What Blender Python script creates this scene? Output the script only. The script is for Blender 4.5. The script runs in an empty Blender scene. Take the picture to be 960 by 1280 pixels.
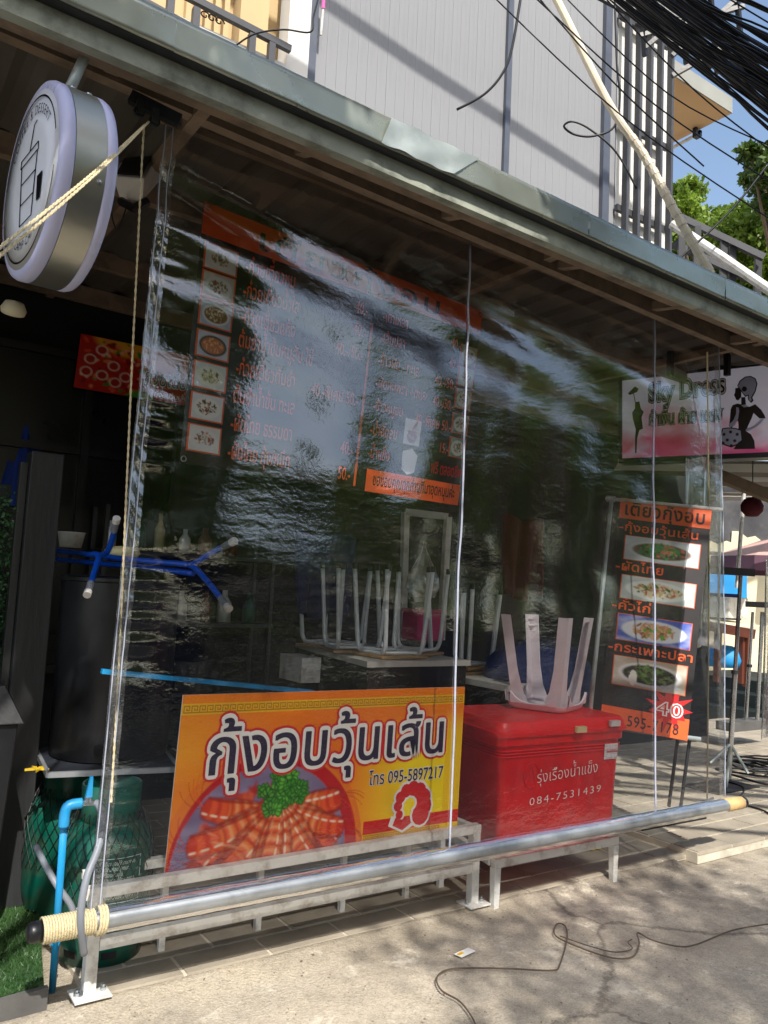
import bpy, math, random
import numpy as np
from math import pi, sin, cos, radians
from mathutils import Vector, Matrix
SC = bpy.context.scene
COL = SC.collection
random.seed(5)
# ------------------------------------------------------------------ camera
FPX = 1000.0; PP = np.array([480., 640.])
_X = np.array([1470., 168., FPX]); _X /= np.linalg.norm(_X)
_Z = np.cross(_X, np.array([1, .048, 0])); _Z /= np.linalg.norm(_Z)
if _Z[1] > 0: _Z = -_Z
_Y = np.cross(_Z, _X)
CM = np.array([_X, _Y, _Z])            # rows: world axes in camera (right, down, forward)
CAM = np.array([0., 0., 1.5])
def at(u, v, d):
    """photo pixel + forward distance in metres -> world point"""
    return CAM + CM @ (np.array([u - PP[0], v - PP[1], FPX]) * d / FPX)
def on(u, v, ax, val):
    r = CM @ np.array([u - PP[0], v - PP[1], FPX])
    return CAM + r * (val - CAM[ax]) / r[ax]
cam_data = bpy.data.cameras.new('camera'); cam = bpy.data.objects.new('camera', cam_data); COL.objects.link(cam)
cam_data.sensor_fit = 'HORIZONTAL'; cam_data.sensor_width = 36; cam_data.lens = FPX / 960 * 36
cam_data.clip_start = .05; cam_data.clip_end = 600
R = Matrix(((CM[0][0], -CM[0][1], -CM[0][2]), (CM[1][0], -CM[1][1], -CM[1][2]), (CM[2][0], -CM[2][1], -CM[2][2])))
cam.matrix_world = Matrix.Translation(Vector(CAM)) @ R.to_4x4()
SC.camera = cam
SC.cycles.transparent_max_bounces = 24
# ------------------------------------------------------------------ light
SUN = Vector((-.27, -1, 1.1)).normalized()         # towards the sun
w = bpy.data.worlds.new('World'); SC.world = w; w.use_nodes = True
nt = w.node_tree; bg = nt.nodes['Background']
sky = nt.nodes.new('ShaderNodeTexSky'); sky.sky_type = 'NISHITA'; sky.sun_disc = False
sky.sun_elevation = math.asin(SUN.z); sky.sun_rotation = math.atan2(SUN.x, SUN.y)
sky.air_density = 1.25; sky.dust_density = 2.5; sky.ozone_density = 1.0
nt.links.new(sky.outputs[0], bg.inputs[0]); bg.inputs[1].default_value = .15
sd = bpy.data.lights.new('sun', 'SUN'); sd.energy = 3.7; sd.angle = radians(.5); sd.color = (1, .95, .87)
so = bpy.data.objects.new('sun', sd); COL.objects.link(so)
so.rotation_euler = SUN.to_track_quat('Z', 'Y').to_euler()
SC.view_settings.view_transform = 'Standard'; SC.view_settings.look = 'None'
SC.view_settings.exposure = 0.6; SC.view_settings.gamma = 1
# ------------------------------------------------------------------ helpers
def lin(c):
    if isinstance(c, str): c = [int(c[i:i + 2], 16) / 255 for i in (0, 2, 4)]
    return tuple(((x / 12.92) if x <= .04045 else ((x + .055) / 1.055) ** 2.4) for x in c)
def mat(name, col, rough=.6, metal=0., var=.15, vs=5., bump=.15, bs=60., dirt=None, dirt_amt=.5, dirt_scale=3., spec=.5, stretch=(1, 1, 1), trans=0.):
    m = bpy.data.materials.new(name); m.use_nodes = True; n = m.node_tree.nodes; l = m.node_tree.links
    b = n['Principled BSDF']; c = lin(col) if isinstance(col, str) else col
    tc = n.new('ShaderNodeTexCoord'); mp = n.new('ShaderNodeMapping'); mp.inputs['Scale'].default_value = stretch
    l.new(tc.outputs['Object'], mp.inputs[0])
    no = n.new('ShaderNodeTexNoise'); no.inputs['Scale'].default_value = vs; no.inputs['Detail'].default_value = 6
    l.new(mp.outputs[0], no.inputs[0])
    rp = n.new('ShaderNodeValToRGB'); rp.color_ramp.elements[0].position = .3; rp.color_ramp.elements[1].position = .7
    rp.color_ramp.elements[0].color = (*[x * (1 - var) for x in c], 1); rp.color_ramp.elements[1].color = (*[min(1, x * (1 + var)) for x in c], 1)
    l.new(no.outputs[0], rp.inputs[0]); out = rp.outputs[0]
    if dirt:
        d = lin(dirt) if isinstance(dirt, str) else dirt
        n2 = n.new('ShaderNodeTexNoise'); n2.inputs['Scale'].default_value = dirt_scale; n2.inputs['Detail'].default_value = 9; n2.inputs['Roughness'].default_value = .65
        l.new(mp.outputs[0], n2.inputs[0])
        r2 = n.new('ShaderNodeValToRGB'); r2.color_ramp.elements[0].position = .48; r2.color_ramp.elements[1].position = .72
        r2.color_ramp.elements[1].color = (dirt_amt,) * 3 + (1,)
        l.new(n2.outputs[0], r2.inputs[0])
        mx = n.new('ShaderNodeMixRGB'); mx.inputs[2].default_value = (*d, 1)
        l.new(r2.outputs[0], mx.inputs[0]); l.new(out, mx.inputs[1]); out = mx.outputs[0]
    l.new(out, b.inputs['Base Color'])
    b.inputs['Metallic'].default_value = metal; b.inputs['Specular IOR Level'].default_value = spec
    rm = n.new('ShaderNodeMapRange'); rm.inputs[3].default_value = max(.03, rough - .12); rm.inputs[4].default_value = min(1, rough + .12)
    l.new(no.outputs[0], rm.inputs[0]); l.new(rm.outputs[0], b.inputs['Roughness'])
    if bump:
        n3 = n.new('ShaderNodeTexNoise'); n3.inputs['Scale'].default_value = bs; n3.inputs['Detail'].default_value = 5
        l.new(mp.outputs[0], n3.inputs[0]); bp = n.new('ShaderNodeBump'); bp.inputs['Strength'].default_value = bump; bp.inputs['Distance'].default_value = .01
        l.new(n3.outputs[0], bp.inputs['Height']); l.new(bp.outputs[0], b.inputs['Normal'])
    return m
def print_mat(name, rough=.35):
    m = bpy.data.materials.new(name); m.use_nodes = True; n = m.node_tree.nodes; l = m.node_tree.links
    a = n.new('ShaderNodeVertexColor'); a.layer_name = 'Col'; b = n['Principled BSDF']
    l.new(a.outputs[0], b.inputs['Base Color']); b.inputs['Roughness'].default_value = rough
    return m
def leaf_mat(name, c1, c2, tr=.35):
    m = bpy.data.materials.new(name); m.use_nodes = True; n = m.node_tree.nodes; l = m.node_tree.links
    b = n['Principled BSDF']; tc = n.new('ShaderNodeTexCoord'); no = n.new('ShaderNodeTexNoise'); no.inputs['Scale'].default_value = 1.3; no.inputs['Detail'].default_value = 8
    l.new(tc.outputs['Object'], no.inputs[0]); rp = n.new('ShaderNodeValToRGB'); rp.color_ramp.elements[0].position = .35; rp.color_ramp.elements[1].position = .65
    rp.color_ramp.elements[0].color = (*c1, 1); rp.color_ramp.elements[1].color = (*c2, 1)
    l.new(no.outputs[0], rp.inputs[0]); l.new(rp.outputs[0], b.inputs['Base Color']); b.inputs['Roughness'].default_value = .45
    t = n.new('ShaderNodeBsdfTranslucent'); l.new(rp.outputs[0], t.inputs[0]); mx = n.new('ShaderNodeMixShader'); mx.inputs[0].default_value = tr
    l.new(b.outputs[0], mx.inputs[1]); l.new(t.outputs[0], mx.inputs[2]); l.new(mx.outputs[0], n['Material Output'].inputs[0])
    return m
ORG = {}
def wloc(o):
    return ORG.get(o.name, np.zeros(3))
def link(name, V, F, mats, parent=None, smooth=False, org=None, mi=None):
    V = np.asarray(V, dtype=float); me = bpy.data.meshes.new(name)
    if parent is not None: base = wloc(parent)
    elif org is not None: base = np.array(org, float)
    else:
        base = np.array([(V[:, 0].min() + V[:, 0].max()) / 2, (V[:, 1].min() + V[:, 1].max()) / 2, V[:, 2].min()])
    L = V - base
    if isinstance(F, np.ndarray):
        k = F.shape[1]; me.vertices.add(len(L)); me.vertices.foreach_set('co', L.astype(np.float32).ravel())
        me.loops.add(F.size); me.loops.foreach_set('vertex_index', F.astype(np.int32).ravel())
        me.polygons.add(len(F)); me.polygons.foreach_set('loop_start', np.arange(0, F.size, k, dtype=np.int32)); me.polygons.foreach_set('loop_total', np.full(len(F), k, dtype=np.int32))
        me.update(calc_edges=True)
    else:
        me.from_pydata([tuple(x) for x in L], [], F); me.update()
    for m in (mats if isinstance(mats, (list, tuple)) else [mats]): me.materials.append(m)
    if mi is not None: me.polygons.foreach_set('material_index', mi)
    if smooth: me.shade_smooth()
    o = bpy.data.objects.new(name, me); COL.objects.link(o)
    if parent is not None: o.parent = parent; ORG[o.name] = base
    else: o.location = base; ORG[o.name] = base
    return o
def tag(o, label=None, cat=None, group=None, kind=None):
    if label: o['label'] = label
    if cat: o['category'] = cat
    if group: o['group'] = group
    if kind: o['kind'] = kind
    return o
def thing(name, label, cat, loc, group=None):
    o = bpy.data.objects.new(name, None); o.empty_display_size = .1; COL.objects.link(o); o.location = loc; ORG[o.name] = np.array(loc, float)
    return tag(o, label, cat, group)
def dup(root, delta, label=None, rotz=0):
    r = root.copy(); COL.objects.link(r); r.location = Vector(root.location) + Vector(delta); r.rotation_euler.z += rotz
    if label: r['label'] = label
    for ch in list(root.children):
        c = ch.copy(); COL.objects.link(c); c.parent = r
        for g in ch.children:
            d = g.copy(); COL.objects.link(d); d.parent = c
    return r
def nrm(a): a = np.asarray(a, float); return a / (np.linalg.norm(a) + 1e-12)
def smooth_pts(P, k=6, closed=False):
    P = [np.asarray(p, float) for p in P]; out = []
    n = len(P)
    for i in range(n - 1):
        p0 = P[max(i - 1, 0)]; p1 = P[i]; p2 = P[i + 1]; p3 = P[min(i + 2, n - 1)]
        for j in range(k):
            t = j / k
            out.append(.5 * ((2 * p1) + (-p0 + p2) * t + (2 * p0 - 5 * p1 + 4 * p2 - p3) * t * t + (-p0 + 3 * p1 - 3 * p2 + p3) * t ** 3))
    out.append(P[-1]); return out
class MB:
    def __init__(s): s.v = []; s.f = []; s.m = []
    def add(s, V, F, m=0):
        b = len(s.v); s.v += [tuple(map(float, x)) for x in V]
        s.f += [tuple(i + b for i in f) for f in F]; s.m += [m] * len(F); return s
    def box(s, lo, hi, m=0, bev=0.):
        x0, y0, z0 = lo; x1, y1, z1 = hi
        return s.hexa([(x0, y0, z0), (x1, y0, z0), (x1, y1, z0), (x0, y1, z0), (x0, y0, z1), (x1, y0, z1), (x1, y1, z1), (x0, y1, z1)], m)
    def hexa(s, P, m=0):
        return s.add(P, [(0, 3, 2, 1), (4, 5, 6, 7), (0, 1, 5, 4), (1, 2, 6, 5), (2, 3, 7, 6), (3, 0, 4, 7)], m)
    def beam(s, p, q, w_, h_, up=(0, 0, 1), m=0):
        p = np.asarray(p, float); q = np.asarray(q, float); d = nrm(q - p); a = np.cross(d, up)
        if np.linalg.norm(a) < 1e-3: a = np.cross(d, (0, 1, 0))
        a = nrm(a); b = np.cross(a, d); a = a * w_ / 2; b = b * h_ / 2
        return s.hexa([p - a - b, p + a - b, q + a - b, q - a - b, p - a + b, p + a + b, q + a + b, q - a + b], m)
    def tube(s, P, r, n=8, m=0, caps=True):
        P = [np.asarray(p, float) for p in P]; rs = r if hasattr(r, '__len__') else [r] * len(P)
        d0 = nrm(P[1] - P[0]); a = np.cross(d0, (0, 0, 1))
        if np.linalg.norm(a) < .05: a = np.cross(d0, (0, 1, 0))
        a = nrm(a); V = []
        for i, p in enumerate(P):
            d = nrm(P[min(i + 1, len(P) - 1)] - P[max(i - 1, 0)]); a = nrm(a - d * np.dot(a, d)); b = np.cross(d, a)
            for k in range(n): t = 2 * pi * k / n; V.append(p + (a * cos(t) + b * sin(t)) * rs[i])
        F = [(i * n + k, i * n + (k + 1) % n, (i + 1) * n + (k + 1) % n, (i + 1) * n + k) for i in range(len(P) - 1) for k in range(n)]
        if caps: F += [tuple(range(n - 1, -1, -1)), tuple((len(P) - 1) * n + k for k in range(n))]
        return s.add(V, F, m)
    def lathe(s, prof, c, n=32, m=0, ax=(0, 0, 1), xx=None):
        ax = nrm(ax); a = nrm(np.cross(ax, (0, 1, 0)) if abs(ax[1]) < .9 else np.cross(ax, (1, 0, 0))); b = np.cross(ax, a); c = np.asarray(c, float)
        V = [c + ax * z + (a * cos(2 * pi * k / n) + b * sin(2 * pi * k / n)) * r for r, z in prof for k in range(n)]
        F = [(i * n + k, i * n + (k + 1) % n, (i + 1) * n + (k + 1) % n, (i + 1) * n + k) for i in range(len(prof) - 1) for k in range(n)]
        if prof[0][0] > 1e-4: F.append(tuple(range(n - 1, -1, -1)))
        if prof[-1][0] > 1e-4: F.append(tuple((len(prof) - 1) * n + k for k in range(n)))
        return s.add(V, F, m)
    def build(s, name, mats, parent=None, smooth=False, org=None, bevel=0, auto=False):
        o = link(name, s.v, s.f, mats, parent, smooth, org, s.m if len(set(s.m)) > 1 else None)
        if bevel:
            b = o.modifiers.new('bevel', 'BEVEL'); b.width = bevel; b.segments = 2; b.limit_method = 'ANGLE'
        if auto:
            o.data.shade_smooth(); o.data.set_sharp_from_angle(angle=radians(40))
        return o
# ---- text laid out glyph by glyph
_G = {}; _TS = bpy.data.scenes.new('glyphs')
def glyph(c, off=0.):
    k = (c, off)
    if k in _G: return _G[k]
    def ev(s, o_):
        cu = bpy.data.curves.new('t', 'FONT'); cu.body = s; cu.resolution_u = 3; cu.offset = o_; cu.fill_mode = 'FRONT'
        o = bpy.data.objects.new('t', cu); _TS.collection.objects.link(o); vl = _TS.view_layers[0]; vl.update(); e = o.evaluated_get(vl.depsgraph); me = e.to_mesh()
        V = [(v.co.x, v.co.y) for v in me.vertices]; F = [tuple(p.vertices) for p in me.polygons]
        e.to_mesh_clear(); bpy.data.objects.remove(o); bpy.data.curves.remove(cu); return V, F
    if (c, 'adv') not in _G:
        V, _ = ev('|' + c + '|', 0); _G[(c, 'adv')] = max(v[0] for v in V) - .428
    V, F = ev(c, off); _G[k] = (V, F, _G[(c, 'adv')]); return _G[k]
UP = 'ิีึืั็ํ'; TONE = '่้๊๋์'
def layout(s, off=0., sp=0.):
    V = []; F = []; x = 0
    for i, c in enumerate(s):
        v, f, adv = glyph(c, off); dy = 0
        if c in TONE:
            if i and s[i - 1] in UP: dy = .23
            elif i + 1 < len(s) and s[i + 1] == 'ำ': dy = .2
        b = len(V); V += [(p[0] + x, p[1] + dy) for p in v]; F += [tuple(j + b for j in q) for q in f]
        x += adv
        if adv > .05: x += sp
    return V, F, x
class Patch:
    """four corners of a flat printed face; (s,t) from its top left"""
    def __init__(s, TL, TR, BL, BR, face=None):
        s.c = [np.asarray(p, float) for p in (TL, TR, BL, BR)]; n = np.cross(s.c[1] - s.c[0], s.c[0] - s.c[2]); n = nrm(n)
        if np.dot(n, CAM - s.c[0]) < 0 and face is None: n = -n
        s.n = n; s.W = np.linalg.norm(s.c[1] - s.c[0]); s.H = np.linalg.norm(s.c[2] - s.c[0])
    def p(s, a, t, lift=0.):
        TL, TR, BL, BR = s.c
        return (TL * (1 - a) + TR * a) * (1 - t) + (BL * (1 - a) + BR * a) * t + s.n * lift
def text_on(pt, s, s0, s1, tb, em, m, name, parent, off=0., lift=.003, tb1=None, sp=0., bold=None):
    V, F, wd = layout(s, off, sp); kx = (s1 - s0) / wd; tb1 = tb if tb1 is None else tb1
    P = [pt.p(s0 + x * kx, tb + (tb1 - tb) * x / wd - y * em, lift) for x, y in V]
    return link(name, P, F, m, parent)
def quads_on(pt, rects, m, name, parent, lift=.002):
    b = MB()
    for s0, t0, s1, t1 in rects: b.add([pt.p(s0, t0, lift), pt.p(s0, t1, lift), pt.p(s1, t1, lift), pt.p(s1, t0, lift)], [(0, 1, 2, 3)])
    return b.build(name, m, parent)
def poly_on(pt, polys, m, name, parent, lift=.003):
    import mathutils.geometry as g
    b = MB()
    for pl in polys:
        tri = g.tessellate_polygon([[Vector((x, -y, 0)) for x, y in pl]])
        b.add([pt.p(x, y, lift) for x, y in pl], tri)
    return b.build(name, m, parent)
# ---- little painter for printed pictures (colours become mesh colours)
class Canvas:
    def __init__(s, w_, h_, col, seed=1):
        s.w, s.h = w_, h_; s.a = np.zeros((h_, w_, 3)); s.a[:] = lin(col); s.rg = np.random.RandomState(seed)
        s.y, s.x = np.mgrid[0:h_, 0:w_]; s.x = (s.x + .5) / w_; s.y = (s.y + .5) / h_; s.asp = h_ / w_
    def noise(s, k):
        o = np.zeros((s.h, s.w)); am = 1; tot = 0
        for q in range(3):
            kk = int(k * 2 ** q) + 2; g = s.rg.rand(kk, kk); fx = s.x * (kk - 1.001); fy = s.y * (kk - 1.001); ix = fx.astype(int); iy = fy.astype(int); dx = fx - ix; dy = fy - iy
            dx = dx * dx * (3 - 2 * dx); dy = dy * dy * (3 - 2 * dy)
            o += am * ((g[iy, ix] * (1 - dx) + g[iy, ix + 1] * dx) * (1 - dy) + (g[iy + 1, ix] * (1 - dx) + g[iy + 1, ix + 1] * dx) * dy); tot += am; am *= .5
        return o / tot
    def mix(s, m, col):
        c = np.array(lin(col)) if isinstance(col, str) else np.asarray(col); m = np.clip(m, 0, 1)[..., None]; s.a = s.a * (1 - m) + c * m
    def ell(s, cx, cy, rx, ry, col, ang=0., soft=.06, al=1.):
        X = s.x - cx; Y = (s.y - cy) * s.asp; c, n = cos(ang), sin(ang); u = (X * c + Y * n) / rx; v = (-X * n + Y * c) / ry
        d = np.sqrt(u * u + v * v); s.mix(np.clip((1 - d) / soft, 0, 1) * al, col); return d
    def onto(s, pt, s0, t0, s1, t1, name, m, parent, lift=.002):
        n = s.w * s.h; uu = np.linspace(s0, s1, s.w); tt = np.linspace(t0, t1, s.h); U, T = np.meshgrid(uu, tt)
        U = U[..., None]; T = T[..., None]; TL, TR, BL, BR = pt.c
        P = ((TL * (1 - U) + TR * U) * (1 - T) + (BL * (1 - U) + BR * U) * T + pt.n * lift).reshape(-1, 3)
        i = np.arange(n).reshape(s.h, s.w); F = np.stack([i[:-1, :-1], i[1:, :-1], i[1:, 1:], i[:-1, 1:]], -1).reshape(-1, 4)
        o = link(name, P, F, m, parent); c = o.data.color_attributes.new('Col', 'FLOAT_COLOR', 'POINT')
        c.data.foreach_set('color', np.concatenate([s.a.reshape(-1, 3), np.ones((n, 1))], 1).astype(np.float32).ravel())
        return o
def dish(seed, bgc, plate, cols, w_=44, h_=30, n=70, sx=.42, sy=.36, inner=None, shape='round'):
    c = Canvas(w_, h_, bgc, seed); c.mix((c.noise(3) - .4) * .8, 'ffffff')
    c.ell(.5, .52, sx + .04, (sy + .06) * c.asp, plate, 0, .1); c.ell(.5, .52, sx - .03, (sy - .02) * c.asp, inner or plate, 0, .1)
    for k in range(n):
        a = c.rg.rand() * 6.28; r = c.rg.rand() ** .6
        c.ell(.5 + cos(a) * r * sx * .72, .5 + sin(a) * r * sy * .72, .05 * (c.rg.rand() + .4), .022 * (c.rg.rand() + .5), cols[c.rg.randint(len(cols))], c.rg.rand() * 3, .3)
    return c
def leaf_cloud(name, blobs, n, size, m, parent=None, seed=1, shell=.45, flat=.6, kind=None, up=.0, org=None):
    """many small leaf quads filling a set of uneven blobs"""
    rg = np.random.RandomState(seed); B = np.array(blobs, float)
    if B.shape[1] == 4: B = np.concatenate([B, B[:, 3:4], B[:, 3:4] * flat], 1)
    wgt = B[:, 3] ** 2; idx = rg.choice(len(B), n, p=wgt / wgt.sum()); d = rg.normal(size=(n, 3)); d /= np.linalg.norm(d, axis=1)[:, None]
    r = rg.rand(n) ** shell * (1 + .15 * rg.normal(size=n)); C = B[idx, :3] + d * r[:, None] * B[idx][:, 3:6]
    a = rg.normal(size=(n, 3)); a /= np.linalg.norm(a, axis=1)[:, None]; nn = rg.normal(size=(n, 3)) + np.array([0, 0, up]); b = np.cross(a, nn); b /= np.linalg.norm(b, axis=1)[:, None] + 1e-9
    s = size * (.6 + .8 * rg.rand(n))[:, None]; V = np.stack([C - a * s * .5, C + b * s * .28, C + a * s * .5, C - b * s * .28], 1).reshape(-1, 3)
    F = np.arange(4 * n).reshape(-1, 4); o = link(name, V, F, m, parent, org=org)
    if kind: o['kind'] = kind
    return o
# ------------------------------------------------------------------ materials
M = {}
M['galv'] = mat('galvanised sheet', 'a4a99b', .28, .6, .14, 4, .12, 5, dirt='c5cfcb', dirt_amt=.25, dirt_scale=2.2)
M['galv_light'] = mat('galvanised sheet with whitish film', 'a3adac', .42, .3, .12, 6, .08, 8, dirt='c9cfd0', dirt_amt=.7, dirt_scale=5)
M['channel'] = mat('weathered steel channel', 'a9aea0', .6, .25, .18, 7, .15, 50, dirt='3c3a30', dirt_amt=.75, dirt_scale=6)
M['brown'] = mat('old steel purlin', '8a7763', .75, .1, .2, 5, .2, 40, dirt='3a2f27', dirt_amt=.6, dirt_scale=7)
M['roofsheet'] = mat('dusty underside of metal roof', '5a554d', .7, .2, .2, 3, .1, 20)
M['white_paint'] = mat('chipped white paint', 'dcdcd8', .45, 0, .06, 9, .15, 40, dirt='7d6450', dirt_amt=.7, dirt_scale=13)
M['concrete'] = None
M['tile'] = mat('grey paving tile', 'a89e8d', .8, 0, .2, 8, .25, 120, dirt='5f5a52', dirt_amt=.55, dirt_scale=4)
M['grout'] = mat('pale grout', 'd2cab8', .9, 0, .15, 10, .2, 80, dirt='77726a', dirt_amt=.5)
M['black_wood'] = mat('worn black painted wood', '232425', .5, 0, .3, 6, .3, 30, dirt='55565a', dirt_amt=.35, dirt_scale=3, stretch=(1, 1, .15))
M['black'] = mat('black plastic', '141518', .38, 0, .25, 5, .08, 40, dirt='34363c', dirt_amt=.35)
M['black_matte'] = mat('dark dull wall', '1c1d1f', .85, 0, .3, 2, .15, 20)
M['dark_panel'] = mat('dark window panel', '15181a', .3, 0, .2, 3, .03, 20)
M['blue_steel'] = mat('blue painted steel tube', '0a4fc4', .3, 0, .12, 12, .05, 60, dirt='0b2a66', dirt_amt=.35, dirt_scale=14)
M['blue_pipe'] = mat('light blue pvc pipe', '1e93cf', .38, 0, .08, 8, .05, 60, dirt='7a97a3', dirt_amt=.25)
M['grey_hose'] = mat('grey rubber hose', '81868f', .5, 0, .08, 8, .05, 60)
M['gas_green'] = mat('dark green cylinder enamel', '0b5749', .33, .0, .12, 4, .06, 50, dirt='5b4a35', dirt_amt=.45, dirt_scale=11)
M['net'] = mat('black plastic net', '0b120f', .5, 0, .1)
M['white_print'] = mat('white stencil paint', 'd3ded9', .5, 0, .1, 30, 0)
M['chrome'] = mat('brushed metal', 'c4c8cc', .25, .9, .05, 10, .05, 60)
M['steel_dark'] = mat('dark steel', '4b4d50', .4, .7, .1, 8, .05, 60)
M['rope'] = mat('cream braided rope', 'd8c9a2', .85, 0, .15, 60, .5, 200, dirt='6a5b43', dirt_amt=.6, dirt_scale=60)
M['rope_end'] = mat('rubbed tan tape', 'd3b27a', .7, 0, .12, 20, .2, 60)
M['tray'] = mat('charcoal board', '24282f', .42, 0, .2, 6, .08, 60, dirt='51565f', dirt_amt=.35)
M['alu'] = mat('aluminium edge', 'b7bcc2', .35, .6, .06)
M['red_plastic'] = mat('red moulded plastic', 'ea0f18', .36, 0, .10, 4, .2, 30, dirt='b02c30', dirt_amt=.5, dirt_scale=7)
M['stool_plastic'] = mat('pinkish white plastic', 'eee4ea', .42, 0, .05, 8, .05, 50, dirt='b79aa6', dirt_amt=.3)
M['stool_steel'] = mat('pale painted stool tube', 'e2e8ea', .35, .2, .05, 8, .05, 60)
M['ply'] = mat('plywood seat', 'ab8a60', .6, 0, .15, 10, .1, 60, stretch=(1, 6, 1))
M['counter_top'] = mat('pale worn counter top', 'c9c5bc', .4, 0, .08, 4, .1, 50, dirt='7b756a', dirt_amt=.4)
M['counter_dark'] = mat('dark laminate', '2a2624', .4, 0, .2, 4, .08, 40)
M['orange_print'] = mat('orange print', 'f0642c', .4, 0, .06, 5, 0)
M['black_print'] = mat('black vinyl banner', '191314', .4, 0, .15, 4, .12, 9)
M['sign_ink'] = mat('matt sign ink', '101014', .9, 0, .05, 5, 0, spec=.1)
M['dark_ink'] = mat('dark lettering ink', '2a1c1c', .45, 0, .05, 5, 0)
M['ink_violet'] = mat('violet black ink', '2b2140', .4, 0, .05, 5, 0)
M['white_ink'] = mat('white ink', 'f3f3ee', .4, 0, .02, 5, 0)
M['red_ink'] = mat('red ink', 'd41a20', .4, 0, .04, 5, 0)
M['gold_ink'] = mat('gold ink', 'f0b914', .4, 0, .04, 5, 0)
M['brown_ink'] = mat('brown gold ink', 'b97a0c', .4, 0, .04, 5, 0)
M['sign_white'] = mat('lilac white acrylic', 'dfe4f0', .6, 0, .04, 3, .02, 20)
M['sign_rim'] = mat('lavender acrylic rim', 'c6c8ea', .3, 0, .05, 3, .02, 20)
M['steel_brushed'] = mat('brushed stainless band', 'aaa99d', .33, .85, .15, 3, .05, 40)
M['print'] = print_mat('printed picture')
M['print_gloss'] = print_mat('glossy printed picture', .22)
M['print_added_glow'] = print_mat('sign picture with added glow', .3)
_n = M['print_added_glow'].node_tree; _n.links.new([x for x in _n.nodes if x.type == 'VERTEX_COLOR'][0].outputs[0], _n.nodes['Principled BSDF'].inputs['Emission Color']); _n.nodes['Principled BSDF'].inputs['Emission Strength'].default_value = .10  # weak emission added to brighten the sign face; the box is unlit by day
M['wall_board'] = mat('grey fibre cement board', '8b8c8f', .75, 0, .03, 2, .1, 80, dirt='77787c', dirt_amt=.6, dirt_scale=1.0, stretch=(5, 5, .5))
M['trim'] = mat('slate grey steel trim', '565b66', .5, .3, .08, 6, .05, 40)
M['bar'] = mat('dark grey steel bar', '45464a', .5, .1, .1, 6, .05, 40)
M['plaster'] = mat('off white plaster', 'dcd9d2', .8, 0, .05, 2, .1, 40)
M['yellow_wall'] = mat('warm yellow plaster', 'c4ab80', .8, 0, .06, 2, .1, 40)
M['soffit'] = mat('tan soffit paint', 'd8b183', .8, 0, .04, 2, .05, 40)
M['soffit_edge'] = mat('pale grey slab edge', '94958f', .8, 0, .06, 3, .1, 40)
M['cable'] = mat('black cable sheath', '15161a', .4, 0, .3, 3, 0)
M['conduit'] = mat('cream old conduit', 'd8cdb4', .5, 0, .1, 4, .08, 40, dirt='b08b5c', dirt_amt=.45, dirt_scale=4)
M['pink'] = mat('pink plastic', 'e36bb4', .4)
M['bark'] = mat('grey brown bark', '6e5d4b', .9, 0, .25, 6, .6, 20)
M['blue_cloth'] = mat('navy blue cloth', '14275c', .8, 0, .25, 5, .3, 20)
M['blue_umb'] = mat('blue umbrella cloth', '0f3694', .7, 0, .2, 6, .3, 25, stretch=(4, 4, .6))
M['maroon'] = mat('maroon cloth', '5a1622', .85, 0, .2, 5, .3, 20)
M['pinkbox'] = mat('bright pink plastic', 'd8437e', .5)
M['umb_pink'] = mat('faded pink umbrella cloth', 'caa79e', .75, 0, .12, 4, .1, 20)
M['umb_plum'] = mat('plum umbrella cloth', '6a4a5c', .75, 0, .12, 4, .1, 20)
M['bright_blue'] = mat('bright blue tarp', '2191d6', .6, 0, .1, 4, .1, 20)
M['red_brown'] = mat('red brown wood', '6b3a2c', .6, 0, .2, 8, .1, 30)
M['dark_green'] = mat('dark green step paint', '16201f', .6, 0, .2, 5, .1, 30)
M['cream_wall'] = mat('cream plaster', 'e3d9b8', .85, 0, .08, 3, .15, 20)
M['sooty'] = mat('sooty grey wall', '4a4a4d', .9, 0, .45, 1.6, .2, 20, dirt='8c8a86', dirt_amt=.4, dirt_scale=2)
M['kerb'] = mat('dark grey kerb board', '5b5a58', .85, 0, .2, 6, .2, 50)
M['block'] = mat('weathered grey block', '9b9488', .9, 0, .15, 5, .3, 30, dirt='5b564d', dirt_amt=.5)
M['cream_plastic'] = mat('cream plastic', 'd9cf9c', .5)
M['yellow'] = mat('yellow tape', 'd8b52a', .6)
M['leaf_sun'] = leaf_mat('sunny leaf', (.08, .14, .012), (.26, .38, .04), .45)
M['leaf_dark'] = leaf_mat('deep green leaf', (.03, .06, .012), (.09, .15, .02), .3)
M['hedge'] = leaf_mat('artificial hedge leaf', (.015, .06, .02), (.05, .15, .05), .1)
M['turf'] = leaf_mat('artificial turf', (.03, .09, .025), (.08, .18, .05), .15)
M['turf_base'] = mat('turf backing', '2c4a22', .95, 0, .2, 20, .2, 80)
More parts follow.
